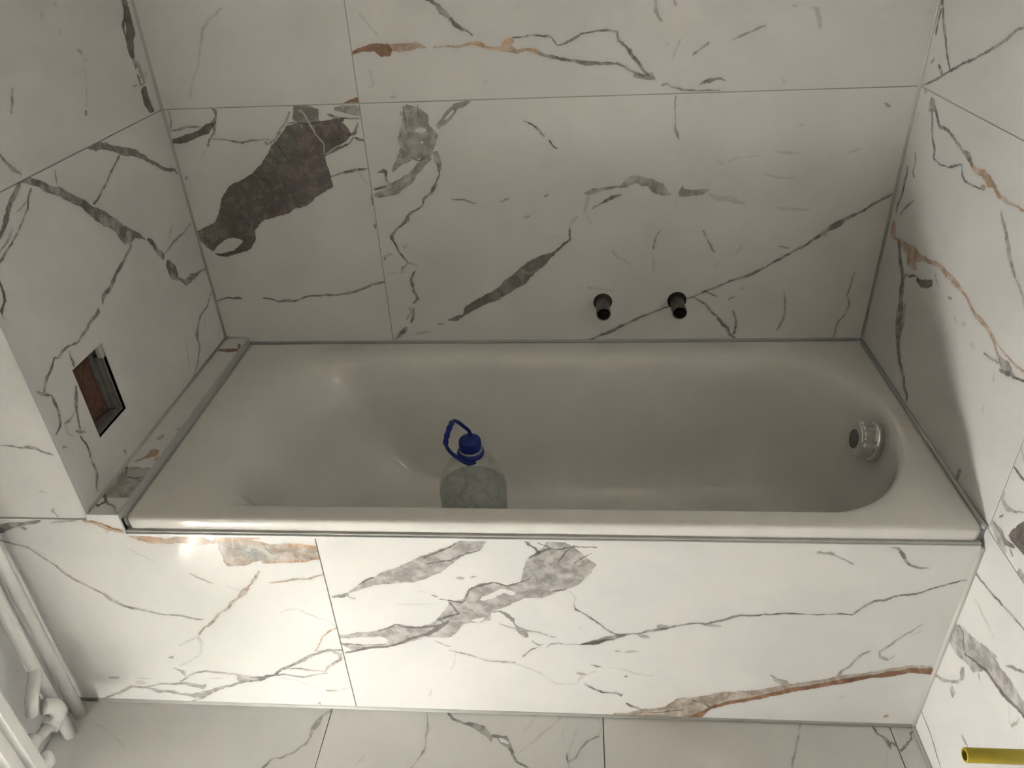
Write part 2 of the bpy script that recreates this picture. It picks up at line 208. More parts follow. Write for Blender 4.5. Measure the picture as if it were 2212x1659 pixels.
  ('g',-2.646,[-1911,-38,0.6,-1908,-37.9,1.7,-1877,-37.4,2.7,-1845,-36.6,3,-1827,-30.7,2.1,-1791,-33.8,3.8,-1770,-29.2,7.6,-1753,-27.4,6.1,-1730,-24,3.4,-1709,-20.7,3.9,-1682,-15.8,2.8,-1644,-13.3,2.8,-1584,-8.7,2.2,-1570,-7.9,3.2,-1539,-5.9,3.2,-1503,-13.5,2.6,-1465,-15.3,2.6,-1432,-18.7,2,-1402,-19.4,2.3,-1387,-22.5,1.6,-1337,-23.6,2,-1307,-27.2,2.3,-1282,-28.1,2,-1228,-31.3,2.7,-1211,-30.9,4.2,-1180,-30.1,4.2,-1151,-32.5,2.4,-1117,-37.7,1,-1114,-38.1,0.3]),
  ('g',-0.791,[376,1354.5,0.6,378,1354.8,1.7,413,1359.5,2.7,436,1359.3,2.9,459,1359,2.9,485,1356.7,3.7,503,1358.5,3.6,521,1350,4.4,540,1353.9,1.8,542,1354.5,0.6]),
  ('g',-1.416,[-435,1410.8,0.7,-433,1411.4,2.1,-412,1416.2,2.8,-389,1415.2,2.6,-365,1411.2,2.2,-363,1410.8,0.7]),
  ('m',-0.384,[898,1118,0.2,901,1118,0.5,908,1118,1.5,915,1118,2,922,1118,2.1,929,1118,1.7,936,1118,0.5,938,1118,0.2]),
  ('m',0.531,[1470,-80.4,0.1,1472,-80.4,0.4,1476,-80.4,1.4,1481,-80.4,1.8,1485,-80.4,1.8,1490,-80.4,1.4,1494,-80.4,0.4,1496,-80.4,0.1]),
  ('m',0.595,[1500,-168.1,0.3,1502,-168.1,0.9,1505,-168.1,2.4,1507,-168.1,2.7,1509,-168.1,2.5,1511,-168.1,1.7,1513,-168.1,0.4,1516,-168.1,0.1]),
 ],
 'L1': [
  ('p',-1.248,[-1306,466.4,11.3,-1290,466.1,10.5,-1286,465,11.2,-1268,466,20.1,-1256,468.4,23.8,-1250,466.4,22.7,-1235,467.8,14.6,-1234,468.4,14,-1213,469.5,12.1,-1212,469.4,12,-1196,466.8,7.4,-1194,466.3,6.9]),
  ('g',-1.261,[-1328,450.7,1,-1325,450.7,3.1,-1320,450.7,9.6,-1315,450.7,11.9,-1310,450.7,11.9,-1306,450.7,9,-1301,450.7,2.7,-1298,450.7,0.9]),
  ('g',-1.808,[-1266,-242.3,1.7,-1263,-243.1,5.2,-1243,-250.1,10.9,-1223,-248.8,9.9,-1205,-243,7.5,-1202,-242.2,2.5]),
  ('g',-1.63,[-1261,-14.1,0.3,-1258,-14.1,1,-1253,-14.1,3.1,-1248,-14.1,4.2,-1242,-14.1,4.4,-1237,-14.1,3.5,-1232,-14.1,1.1,-1229,-14.1,0.4]),
  ('w',-1.721,[-1266,-136.6,0.7,-1264,-136,2.2,-1246,-131.8,3.9,-1240,-135.3,1.4,-1237,-136.6,0.5]),
  ('w',-1.783,[-1230,-210.1,0.3,-1227,-210.1,0.8,-1225,-210.1,2.4,-1222,-210.1,3.1,-1219,-210.1,3.3,-1217,-210.1,2.5,-1214,-210.1,0.8,-1212,-210.1,0.3]),
  ('w',-1.155,[-1223,593.9,0.2,-1220,593.9,0.5,-1215,593.9,1.6,-1209,593.9,2.1,-1204,593.9,2.2,-1198,593.9,1.7,-1192,594,0.5,-1190,594,0.2]),
  ('p',-1.702,[-1225,-111,3.7,-1223,-110.2,11.2,-1198,-101.4,15,-1176,-106.7,12.4,-1165,-110.2,7.4,-1163,-111.1,2.5]),
  ('m',-2.412,[-1076,-829.9,0.4,-1073,-830,1.3,-1065,-830.3,4.4,-1058,-830,1.1,-1055,-829.9,0.4]),
  ('m',-0.856,[-747,1016.2,0.5,-745,1016.2,1.4,-742,1016.2,4.1,-740,1016.2,4.8,-738,1016.2,4.4,-735,1016.2,3,-733,1016.2,0.8,-730,1016.2,0.3]),
  ('m',-1.004,[-857,1091,0.4,-855,1090.9,1.3,-830,1089.6,2.8,-808,1090.9,1.2,-805,1091,0.4]),
  ('m',-2.369,[-1213,-779.5,0.1,-1210,-779.5,0.3,-1208,-779.5,1.2,-1205,-779.5,1.7,-1203,-779.5,2,-1201,-779.5,1.7,-1198,-779.5,0.5,-1196,-779.5,0.2]),
  ('m',-1.176,[-1148,505.9,0.3,-1146,505.9,0.8,-1143,505.9,2.5,-1140,505.9,3.3,-1138,505.9,3.5,-1135,505.9,2.7,-1132,505.9,0.8,-1130,505.9,0.3]),
  ('m',-2.998,[-268,-1209.8,0.1,-266,-1209.8,0.4,-261,-1209.8,1.1,-256,-1209.8,1.3,-251,-1209.8,1.3,-246,-1209.8,0.9,-242,-1209.8,0.3,-239,-1209.8,0.1]),
  ('f',-2.175,[-1220,-555.1,0.2,-1218,-555.1,0.5,-1216,-555.1,1.5,-1213,-555,1.8,-1211,-555,1.8,-1209,-555,1.4,-1206,-555,0.4,-1204,-555,0.1]),
  ('f',-1.128,[-1075,777.9,0.6,-1073,777.4,1.8,-1052,772.8,1.8,-999,777.7,1.4,-997,777.9,0.5]),
  ('f',-1.73,[-1444,41.1,0.3,-1442,41.1,0.8,-1439,41.1,2.2,-1437,41.1,2.6,-1435,41.1,2.5,-1432,41.1,1.8,-1430,41.1,0.5,-1427,41.1,0.2]),
  ('f',-2.618,[-937,-1040.8,0.1,-934,-1040.8,0.3,-932,-1040.8,1.1,-929,-1040.8,1.5,-927,-1040.8,1.6,-924,-1040.8,1.3,-922,-1040.8,0.4,-919,-1040.8,0.1]),
  ('g',-2.163,[-1325,-225.7,0.5,-1323,-225.6,1.5,-1300,-224.5,1.9,-1282,-223.5,3.9,-1272,-227,1.8,-1261,-226,1,-1259,-225.8,0.3]),
 ],
 'L2': [
  ('g2',-2.702,[-785,-921,0.6,-756,-928.2,5.9,-754,-928.8,6,-744,-933.2,7.2,-740,-933.9,6.7,-695,-935.8,7.3,-693,-935.9,7.4,-658,-936.9,8.3,-644,-937.3,8.6,-620,-939.3,7.9,-599,-939,5.3,-584,-936.9,5.4,-571,-933.3,3.7,-563,-932.2,3.9,-538,-929,4.5,-506,-923.8,4.6,-500,-923.8,3.7,-458,-929.6,3.3,-457,-929.5,3.6,-443,-922.7,2.7]),
  ('g',-0.401,[-238,1123.4,0.5,-236,1123.3,1.6,-196,1122.1,2.2,-164,1119.1,2.4,-124,1119.4,2,-110,1118.6,2.2,-90,1122.8,2.7,-87,1123.3,0.9]),
  ('g',-1.057,[-803,942.1,0.1,-800,942.1,0.3,-794,942.1,1.1,-788,942.1,1.6,-783,942.1,1.7,-777,942.1,1.4,-771,942.1,0.4,-768,942.1,0.1]),
  ('g',-2.536,[-1114,-649.6,0.8,-1090,-663.2,2.7,-1082,-666.4,4.6,-1071,-670.2,6.4,-1059,-671.4,5.5,-1054,-671.3,5.7,-1042,-669.3,8.1,-1021,-668.6,6.9,-1005,-670.6,8.4,-996,-671.5,9.4,-976,-670.2,8.4,-970,-669.7,8,-943,-668.6,7.4,-926,-665.8,9.2,-904,-660.1,9.5,-892,-659,11.6,-875,-658.4,13.4,-862,-657.1,13.7,-831,-654.2,13.8,-824,-652.1,15.4,-798,-641.7,19,-791,-641.5,17.3,-773,-643.6,15.3,-760,-651.4,7.6,-743,-652.4,6.7,-716,-649.5,0.8]),
  ('g',-2.206,[-889,-386,0.6,-887,-386.8,1.8,-871,-392,7.6,-842,-382.8,6.7,-812,-385.8,7.7,-810,-386,2.6]),
  ('g',-2.896,[-332,-755.2,1.3,-330,-753.9,3.9,-306,-739.6,7,-274,-746.5,9.9,-242,-750.9,3.7,-192,-755,1.4,-190,-755.2,0.5]),
  ('g',-2.046,[-852,-250.2,7,-839,-247.8,13.1,-834,-246.5,15.5,-813,-246.2,19.5,-812,-246.7,19.2,-784,-246.3,3.5]),
  ('m',3.038,[-72,-899.2,0.6,-70,-899.4,1.9,-35,-901.9,3.2,30,-898.5,2.5,84,-899.1,2,87,-899.1,0.7]),
  ('f',-0.615,[-462,817.8,0.4,-459,817.8,1.1,-448,817.8,3,-437,817.9,3.4,-427,817.9,3.1,-416,817.9,2,-405,817.9,0.5,-402,817.9,0.2]),
  ('g',-0.389,[-106,989,1.5,-104,988.9,4.5,-88,987.8,3.4,-71,991.2,3.3,-41,990.5,4.6,-14,991.2,2.9,14,990.5,5.2,39,996.8,5,57,995.8,4.6,64,990.5,1.4,66,989,0.5]),
  ('g',-0.143,[318,946,1.5,320,945.5,4.4,336,942.1,4,362,941.7,3.2,385,936.4,3.2,411,933.4,1.9,432,944.4,1.6,453,949.8,2.7,473,946.4,1.7,475,946,0.6]),
  ('g',-0.298,[319,1006.2,0.3,321,1008,1,327,1015,2,345,1009.8,2.7,370,1006.5,2.4,373,1006.2,0.8]),
  ('g',-0.548,[89,1061.7,0.9,91,1062.4,2.6,108,1067.8,3.6,125,1064.5,2.4,136,1062.2,3.3,139,1061.7,1.1]),
  ('g',-2.435,[-1082,-199.2,0.5,-1080,-199.2,1.5,-1052,-198.7,3.1,-1032,-199.2,1.2,-1029,-199.2,0.4]),
  ('g',-1.12,[-456,948.9,0.6,-454,947.9,1.7,-437,940.5,3.3,-421,932.9,3.1,-397,931,4,-380,947.1,2.2,-379,948.9,0.7]),
  ('g',-1.437,[-786,679.8,0.3,-784,680.4,1,-769,683.7,1.6,-755,679.1,4,-746,679.7,1.9,-743,679.8,0.6]),
  ('g',-1.165,[-505,856.6,0.6,-503,857,1.9,-481,860.5,4.2,-457,864.4,3.7,-438,860.5,2.3,-417,857,1.9,-415,856.6,0.6]),
  ('g',-1.448,[-632,711.9,0.5,-630,711.1,1.4,-611,704.7,1.9,-589,701.7,2.1,-570,704.9,2,-545,698.7,2.4,-531,703,5.6,-520,710.5,2.2,-504,711.7,1.1,-502,711.9,0.4]),
  ('m',-0.104,[533,821.9,0.6,535,821.3,1.7,556,816.4,2.7,573,821.2,1.4,576,821.9,0.5]),
  ('m',-2.389,[-967,-99.4,0.6,-965,-99.1,1.7,-947,-96.9,3.4,-930,-99.1,1.3,-927,-99.4,0.4]),
  ('m',-2.429,[-994,-104.9,0.2,-992,-104.9,0.6,-988,-104.9,1.7,-985,-104.9,2.1,-982,-104.9,2.1,-979,-104.9,1.6,-975,-104.9,0.5,-973,-104.9,0.2]),
  ('m',-1.606,[-626,509.8,0.2,-623,509.8,0.5,-621,509.8,1.7,-619,509.8,2.2,-617,509.8,2.4,-615,509.8,1.9,-612,509.8,0.6,-610,509.8,0.2]),
  ('f',-1.846,[-906,422.6,0.6,-904,423.7,1.9,-888,430.9,2.3,-868,423.5,1.4,-866,422.6,0.5]),
  ('f',-1.358,[-553,798.7,0.1,-550,798.7,0.3,-548,798.7,0.8,-546,798.7,1,-544,798.7,1,-543,798.7,0.8,-541,798.7,0.2,-538,798.7,0.1]),
  ('g',-0.557,[-166,1270.2,1.6,-163,1270.2,4.7,-132,1270.3,5,-106,1269.5,4.4,-82,1266.6,4.2,-62,1268.3,3.5,-42,1270,2.6,-40,1270.2,0.9]),
  ('g',-0.516,[-130,1251.6,0.5,-127,1251.4,1.5,-108,1249.2,2.5,-89,1238.9,2.2,-58,1238.5,1.5,-17,1243.8,1.6,7,1246.1,2.9,30,1248.3,2.5,46,1251.2,1.8,49,1251.6,0.6]),
  ('m',-0.338,[114,1247.7,0.5,116,1247.4,1.4,143,1243.9,1.4,155,1247.1,0.8,157,1247.7,0.3]),
  ('m',-0.455,[34,1255.2,0.3,37,1254.7,0.9,55,1251.6,3,77,1253.3,1.7,98,1255,1,101,1255.2,0.3]),
  ('p',-1.222,[-766,980.7,0.6,-763,979.9,1.9,-734,970.8,2.6,-721,975,2.8,-707,984.7,3.8,-687,981.1,1.4,-685,980.7,0.5]),
  ('m',-0.622,[-416,589.2,0.6,-413,589.3,1.9,-368,591.6,2.9,-329,615.6,3.8,-299,616.5,4.1,-272,612.1,8.9,-254,588.9,4.2,-218,584,2.9,-175,588.9,2.1,-172,589.2,0.7]),
  ('f',-0.883,[-493,487,0.2,-491,487,0.5,-480,487,1.5,-470,487,1.8,-460,487,1.7,-450,487,1.2,-439,487,0.3,-437,487,0.1]),
  ('f',-1.143,[-593,465.6,0.2,-591,465.6,0.5,-587,465.6,1.4,-583,465.6,1.7,-579,465.6,1.8,-575,465.6,1.3,-571,465.6,0.4,-569,465.6,0.1]),
  ('f',-1.315,[-614,353.5,0.2,-612,353.5,0.6,-597,353.5,1.9,-582,353.5,2.4,-568,353.5,2.5,-553,353.5,2,-538,353.5,0.6,-536,353.5,0.2]),
  ('f',-0.976,[-509,361.5,0.1,-506,361.5,0.4,-496,361.5,1.5,-487,361.5,2,-477,361.5,2.2,-467,361.5,1.8,-457,361.5,0.6,-454,361.5,0.2]),
 ],
 'FS': [
  ('g',-0.22,[-274,701.3,0.4,-271,701.7,1.1,-243,705.4,1.8,-225,704.3,1.8,-209,709.2,3.6,-199,707.5,3,-185,703.9,1.8,-167,701.7,1.1,-165,701.4,0.4]),
  ('f',-0.254,[-232,596,0.3,-229,596,0.8,-227,596,2.6,-225,596,3.2,-223,596,3.2,-221,596,2.4,-219,596,0.7,-216,596,0.2]),
  ('m',-1.596,[-594,-72.4,0.6,-592,-73.8,1.9,-583,-80.6,2.9,-575,-74.3,1.6,-566,-72.8,0.9,-563,-72.4,0.3]),
 ],
 'LG': [
  ('b',0.039,[3,-63.9,1.6,5,-64.3,4.9,35,-68.9,10,68,-64.3,5,70,-64,1.7]),
  ('b',-1.209,[44,36.4,0.2,46,36.4,0.6,52,36.4,2.2,58,36.4,3,64,36.4,3.3,70,36.4,2.7,76,36.4,0.9,79,36.4,0.3]),
  ('o',-0.063,[51,-444.4,1,54,-444.4,3.1,56,-444.4,8.7,59,-444.4,9.9,61,-444.4,8.9,64,-444.4,6,66,-444.4,1.6,69,-444.4,0.5]),
  ('o',0.691,[-226,-359.5,0.7,-223,-359.5,2,-220,-359.5,6,-217,-359.5,7.5,-215,-359.5,7.5,-212,-359.5,5.6,-209,-359.5,1.7,-206,-359.5,0.6]),
  ('o',0.91,[-415,-339.6,0.9,-413,-340,2.6,-389,-344.1,4.6,-370,-342.1,16,-361,-340.1,5.1,-359,-339.6,1.7]),
  ('o',-0.344,[226,-472.9,1,228,-472.9,3.1,230,-472.9,8.3,233,-472.9,8.8,235,-472.9,7.2,237,-472.9,4.2,240,-472.9,0.9,242,-472.9,0.3]),
  ('m',-1.577,[553,33.7,31.2,598,35,33.5,628,35.3,34.3,646,40.4,29.9]),
  ('w',-0.044,[51,-540.7,2.2,53,-540.3,6.6,67,-537.5,15,87,-540.4,9.3,89,-540.7,3.1]),
  ('k',1.965,[-541,206.2,0.1,-539,206.2,0.3,-531,206.2,1,-522,206.2,1.4,-514,206.2,1.5,-506,206.2,1.2,-497,206.2,0.4,-495,206.2,0.1]),
  ('k',0.03,[3,-583.9,0.4,5,-584.6,1.2,28,-590.5,2.5,38,-585.1,1.3,40,-583.9,0.4]),
  ('p',0.404,[-267,-612.2,1.2,-265,-613.4,3.5,-252,-620.7,3,-242,-613.7,4.5,-240,-612.2,1.5]),
  ('p',-0.967,[518,-357.6,0.2,521,-357.6,0.6,527,-357.6,2,533,-357.6,2.9,538,-357.6,3.3,544,-357.6,2.8,550,-357.6,0.9,553,-357.6,0.3]),
  ('m',-0.7,[433,-491.1,0.8,435,-490.9,2.5,459,-488.8,2.4,492,-490.9,2.4,494,-491.1,0.8]),
 ],
 'PL': [
  ('g',0.253,[-63,566.7,3,-61,567,9,-50,568.1,10.9,-32,570.9,8.8,-12,569,6.3,3,568.8,3.5,27,568.5,4.4,45,566.9,1,47,566.7,0.3]),
  ('m',-0.105,[-205,521.9,1.5,-202,521.7,4.5,-193,521,3.9,-189,521.6,0.7,-187,521.9,0.2]),
  ('m',0.155,[5,559.9,0.7,7,559.9,2,22,559.6,1.8,50,560.9,1.8,69,560,0.7,71,559.9,0.2]),
  ('o',-0.406,[-235,512.6,0.2,-232,512.3,0.7,-226,511.4,2.9,-212,515.7,3.8,-199,514.9,5.8,-186,511.3,6.8,-173,511.3,4.8,-153,514.8,3.9,-140,513,2.2,-137,512.7,0.7]),
  ('o',-0.116,[1,531.7,0.6,3,531,1.9,25,524.6,8.5,48,523,10,80,524.3,6.5,114,533.6,9.6,147,536.5,13.1,171,532.1,2.5,174,531.6,0.8]),
  ('o',0.149,[302,467.9,0.5,305,468.6,1.6,319,473,8.9,342,476.2,6.3,403,468.3,3.5,405,467.9,1.2]),
  ('b',-0.36,[-208,523,0.1,-206,523.4,0.4,-188,526.7,1,-169,525.1,1,-150,520.6,1.4,-129,522.7,0.7,-127,523,0.2]),
  ('t',-0.02,[232,497.7,18.4,236,483.5,34.2,253,487.7,36.7,274,488.7,35.4,299,494.5,29.3,306,495.1,26.5,333,489,24,342,488.9,25.1,370,491.6,25.3,398,491.5,22.7,433,496,15,434,496.3,14.7]),
  ('q2',-0.127,[208,518.3,3.2,210,518.5,9.7,238,520.1,22.1,269,517.3,16.9,292,518.2,3.9,295,518.3,1.3]),
  ('o',-0.017,[353,507.8,0.8,355,508.2,2.3,379,512.2,4.7,409,510.2,4.8,432,508.1,3.6,435,507.8,1.2]),
  ('o',0.13,[373,412.1,0.7,375,412,2,424,410,3.2,472,408.1,2.5,497,411.7,1.6,499,412,0.5]),
  ('v',-1.7,[-549,181.7,0.1,-546,181.7,0.3,-539,181.7,1,-531,181.7,1.4,-524,181.7,1.4,-516,181.7,1.1,-509,181.7,0.3,-506,181.7,0.1]),
  ('v',-1.629,[-542,242.2,0.1,-540,242.2,0.3,-532,242.2,1,-525,242.2,1.3,-518,242.2,1.3,-510,242.2,1,-503,242.2,0.3,-500,242.2,0.1]),
  ('v',-1.434,[-481,354.9,0.1,-478,354.9,0.4,-474,354.9,1.1,-471,354.9,1.3,-467,354.9,1.2,-463,354.9,0.9,-460,354.9,0.3,-457,354.9,0.1]),
  ('m',-0.547,[-445,327.6,1,-443,327.9,3.1,-422,330.3,2.1,-399,334.2,1.7,-379,333.9,2.3,-358,327.7,2.1,-342,323,2.3,-322,313.1,2.6,-306,303.6,2.7,-285,298.3,2.7,-268,293.5,2.4,-242,289.2,2.2,-221,286.7,2.4,-205,278.3,5.8,-174,273.2,3.2,-155,277.1,4.3,-118,286.9,2.3,-94,294.4,2.3,-68,308.8,2.7,-39,316.6,3.1,-18,326.4,1.4,-15,327.4,0.5]),
  ('f',-0.463,[-357,364.1,0.3,-354,364.6,0.9,-336,367.9,2.5,-319,364.6,1,-316,364.1,0.3]),
  ('f',-1.114,[-508,133,0.1,-506,133,0.2,-502,133,0.5,-499,133,0.6,-496,133,0.6,-493,133,0.5,-490,133,0.1,-487,133,0]),
  ('f',-0.666,[-257,419.4,0.1,-255,419.1,0.4,-234,417.1,1,-216,417.9,1,-197,419.2,0.5,-195,419.4,0.2]),
  ('m',-1.448,[-531,91.3,0.1,-529,91.3,0.3,-527,91.3,1,-525,91.3,1.3,-524,91.3,1.3,-522,91.3,1,-520,91.3,0.3,-518,91.3,0.1]),
  ('t',-2.306,[-530,-62.2,0.7,-528,-61.8,2.2,-505,-57.5,2.4,-474,-56.4,2.5,-452,-55,7.7,-428,-55.5,2.7,-406,-57.7,4,-383,-56.4,2.2,-350,-60.6,2.8,-321,-59.4,2.8,-291,-63.7,2,-261,-62.4,2.2,-259,-62.3,0.7]),
  ('f',-1.744,[-253,85.2,1.4,-250,85.9,4.1,-232,91.8,4.5,-192,85.6,1.2,-189,85.2,0.4]),
  ('f',-2.545,[-194,-75.2,0.4,-192,-75.3,1.3,-151,-77.6,1.7,-124,-75.4,1,-121,-75.2,0.3]),
  ('f',-2.648,[-223,-142,0.4,-221,-142.1,1.3,-191,-144,1.7,-165,-142.1,1,-162,-142,0.3]),
  ('f',-0.487,[16,452.6,0.3,18,452.4,0.9,36,450.7,1.2,52,452.4,0.9,55,452.6,0.3]),
  ('f',-0.009,[-64,85.4,0.2,-61,85.4,0.6,-53,85.4,1.7,-46,85.4,2.1,-38,85.4,2.1,-30,85.4,1.6,-23,85.4,0.5,-20,85.4,0.2]),
  ('f',0.046,[-62,71.9,0.9,-60,71.9,2.8,-55,71.9,8,-50,71.9,9.3,-45,71.9,8.6,-39,71.9,5.9,-34,71.9,1.6,-32,71.9,0.5]),
  ('f',0.175,[128,68.1,0.2,130,68.1,0.6,136,68.1,1.8,143,68.1,2.2,149,68.1,2.2,155,68.1,1.6,162,68.1,0.5,164,68.1,0.2]),
  ('m',0.145,[62,153.4,0.2,65,153.4,0.6,67,153.4,2.2,69,153.4,3.1,71,153.4,3.4,74,153.4,2.8,76,153.4,0.9,78,153.4,0.3]),
  ('m',-0.577,[-97,443.6,0.4,-94,443.3,1.1,-76,441.5,1.8,-47,443.4,1.1,-45,443.6,0.4]),
  ('m',-1.467,[-124,53.5,0.4,-122,55.5,1.3,-109,72.6,5.3,-89,72.9,2.1,-73,55.4,1.9,-71,53.5,0.6]),
  ('m',0.126,[52,70.7,0.7,54,72,2,96,97.4,2.6,124,103.3,2.5,157,94.4,2.6,190,85.6,3.5,213,73.5,5.4,246,70.9,3.2,248,70.7,1.1]),
  ('m',0.102,[-39,58.8,0.5,-36,59.4,1.6,2,67.8,2.2,38,65.7,3.1,56,68.9,4.4,76,61.5,6.8,95,50,7.8,109,57.6,2.8,111,58.8,0.9]),
  ('m',0.213,[-172,41.2,0.6,-170,41.5,1.7,-133,45.5,2.9,-94,58.7,3.5,-63,68.7,3.1,-32,59.1,3.7,-15,45.5,9.3,3,40.3,3.4,25,34.6,6.9,43,23,3.2,67,12.4,9,87,15.6,8.4,113,19.8,7.1,149,31,4,188,39.1,3.2,215,47,7.2,248,41.6,3.2,250,41.2,1.1]),
  ('m',0.555,[37,-22.3,0.5,39,-22.4,1.5,78,-23.8,2.9,110,-22.4,1.7,113,-22.3,0.6]),
  ('m',0.045,[-120,90.6,0.2,-118,90.6,0.7,-113,90.6,2.3,-108,90.6,3,-102,90.6,3.2,-97,90.6,2.5,-92,90.6,0.8,-90,90.6,0.3]),
  ('m',0.188,[193,55.1,1.1,195,55.1,3.3,198,55.1,9.4,201,55.1,10.9,204,55.1,10,207,55.1,6.9,210,55.1,1.9,212,55.1,0.6]),
  ('g',0.406,[232,9.4,0.7,234,8.5,2.2,259,-1.1,2.9,289,-3.8,3,318,4.8,3.2,345,7.3,2.9,375,14.7,4.4,416,21.6,2.9,455,21,3.4,483,10.4,2,485,9.5,0.7]),
  ('g',0.718,[325,-101.7,0.5,327,-101.3,1.6,343,-98.9,4.2,365,-101.4,2.1,367,-101.7,0.7]),
  ('g',0.372,[224,6.4,0.7,226,6,2.2,252,1.6,4,283,6,2.5,286,6.4,0.8]),
  ('m',-0.039,[288,143.2,0.5,290,143.5,1.5,330,148,2.5,353,143.5,2.1,384,143.3,1.5,387,143.3,0.5]),
  ('m',0.097,[277,84.2,0.5,280,84.2,1.6,304,84.2,2.5,342,74.9,2.9,370,79.4,2.4,401,83.8,1.5,404,84.2,0.5]),
  ('m',0.789,[365,-186,0.4,367,-185,1.3,379,-179.9,3.3,420,-185.6,3.2,422,-186,1.1]),
  ('m',1.973,[-16,-457.5,0.6,-14,-458.8,1.9,3,-469.4,5.3,19,-458.9,2.3,21,-457.5,0.8]),
  ('m',0.123,[380,13.7,0.2,382,13.7,0.6,388,13.7,1.9,393,13.7,2.6,399,13.7,2.9,404,13.7,2.3,410,13.7,0.8,412,13.7,0.3]),
  ('m',-0.346,[323,126.9,0.4,324,129.3,1.2,327,137,4.9,332,129,1.1,333,126.9,0.4]),
  ('f',-0.339,[219,186.7,0.4,221,187.1,1.3,268,194.9,1.7,295,188.3,1.4,322,186.8,1.3,324,186.6,0.4]),
  ('f',0.195,[417,-13,0.1,419,-13,0.3,422,-13,0.8,425,-13,1,428,-13,1,430,-13,0.7,433,-13,0.2,436,-13,0.1]),
  ('f',-0.31,[212,389.4,0.3,213,391.6,0.9,224,410.2,1.9,247,422.1,1.8,277,414.2,1.8,297,408.3,1.8,317,406,1.7,334,391.1,1.7,336,389.4,0.6]),
  ('o',-2.257,[-490,167,0.5,-488,166,1.5,-473,160.3,1.9,-437,157.9,1.6,-419,165.2,1.3,-390,166.8,1.1,-387,167,0.4]),
  ('o',0.12,[396,147.3,0.1,399,147.3,0.4,403,147.3,1.2,408,147.3,1.4,413,147.3,1.3,418,147.3,0.9,423,147.3,0.3,425,147.3,0.1]),
  ('t',0.244,[410,310.9,0.4,413,310.8,1.2,438,309.5,2.3,462,309.4,2.3,494,306.3,2.6,532,310.6,1.6,534,310.9,0.5]),
  ('t',-2.188,[-525,-0.3,0.2,-523,-0.3,0.5,-515,-0.3,1.6,-508,-0.3,2.1,-500,-0.3,2.2,-493,-0.3,1.7,-486,-0.2,0.5,-483,-0.2,0.2]),
 ],
 'PR': [
  ('m',-2.626,[-925,-86.8,8.9,-899,-81.3,18.7,-893,-82,18.9,-853,-83.6,16.8,-842,-81.7,18.6,-797,-76.5,27.7,-790,-77.2,27.7,-751,-77.5,24.5,-739,-78.3,24.2,-693,-89,15.5,-684,-91,13.7,-665,-94.1,11,-646,-95.9,7.2,-635,-95.3,6.6,-603,-89.8,1.1,-601,-89.8,1.1]),
  ('g',-2.87,[-565,-232.8,0.8,-562,-232.5,2.4,-543,-230.4,5,-524,-232.5,1.5,-522,-232.8,0.5]),
  ('m',-0.627,[167,576.8,0.3,169,577,1,185,578.1,3.1,189,577.3,1,191,576.8,0.3]),
  ('m',-2.306,[-1001,349,58.5,-1000,349.4,58.3,-969,358.8,55.9,-963,360.3,55.3,-937,361.6,58.2,-928,359.6,56.7,-909,359,49.9,-907,359,49.1,-866,363.8,32.9,-860,361.8,33]),
  ('m',-2.731,[-976,-28.3,27.1,-974,-28.1,27.2,-946,-25.3,30.3,-926,-30.3,25.5,-915,-32.4,22.2,-894,-29.4,22.8,-873,-38,35,-845,-37.8,39.7,-832,-35.3,39.3,-819,-24,47.8,-818,-23.9,47.6,-798,-14.8,35,-772,-20.2,35.8,-764,-18,32.2,-746,-3.4,32.7,-742,-1.4,31.9,-715,10.8,28.1,-708,11.6,24.4,-672,5.1,16.9,-670,3.9,17.2,-636,-7.4,29.4,-618,-6.6,29,-612,-6.8,28.5,-581,-9.3,26.7,-576,-9.9,26.2,-549,-16,26.1,-528,-19.9,27.3,-494,-26.1,29.4]),
  ('w',0.049,[450,209.2,9.3,451,209.4,9.1,460,210.4,7.7,484,208.1,9.2,492,207.6,10,524,208.6,10,536,209.4,10.5,540,210.4,9.9,548,209.7,6.1,550,209.2,5.5]),
  ('w',0.252,[808,168.5,0.8,811,168.9,2.4,837,173.3,6.3,863,180.8,6.5,873,173.4,8.3,884,169.4,3.7,886,168.5,1.2]),
  ('w',0.328,[781,54.7,0.7,784,53.9,2,793,51.2,5.1,807,54.1,2.5,809,54.7,0.8]),
  ('g',-0.986,[19,992.4,0.8,21,991.9,2.3,40,988,2.7,51,993.9,2.8,68,992.6,2.5,70,992.4,0.8]),
  ('k',-0.093,[807,600,0.3,809,599.1,0.9,845,585.2,1.2,871,594.1,1.5,892,598.1,1.2,920,599.8,0.9,923,600,0.3]),
  ('k',0.61,[968,-90.6,0.5,970,-90.4,1.5,991,-89.2,3.6,1014,-90.4,1.5,1017,-90.5,0.5]),
  ('k',1.022,[865,-525,0.2,867,-524.7,0.7,899,-520.9,1.3,927,-524.7,1,929,-525,0.3]),
  ('k',0.745,[999,-287.2,0.3,1002,-286.9,0.8,1022,-284.3,1.4,1043,-286.9,0.9,1046,-287.2,0.3]),
  ('k',0.433,[479,-11.2,0.8,481,-11.5,2.3,548,-20.3,3.4,580,-29.7,2.6,615,-31.1,2.8,646,-26.4,3.5,678,-30,4.7,714,-17.6,5.6,737,-11.9,2.4,739,-11.3,0.8]),
  ('k',0.461,[716,-20.6,0.5,718,-20.5,1.5,741,-19.5,2.7,768,-20.5,1.5,771,-20.6,0.5]),
  ('k',0.176,[564,167.2,0.3,566,168.1,1,607,184,2.1,619,171.6,1.8,641,168.5,2.5,680,166.4,2.5,701,167.1,1.8,703,167.2,0.6]),
  ('k',0.41,[803,49.9,0.4,805,51.8,1.2,820,70.7,2.2,842,72.5,1.9,873,72.4,2.3,898,51.5,1.5,900,49.9,0.5]),
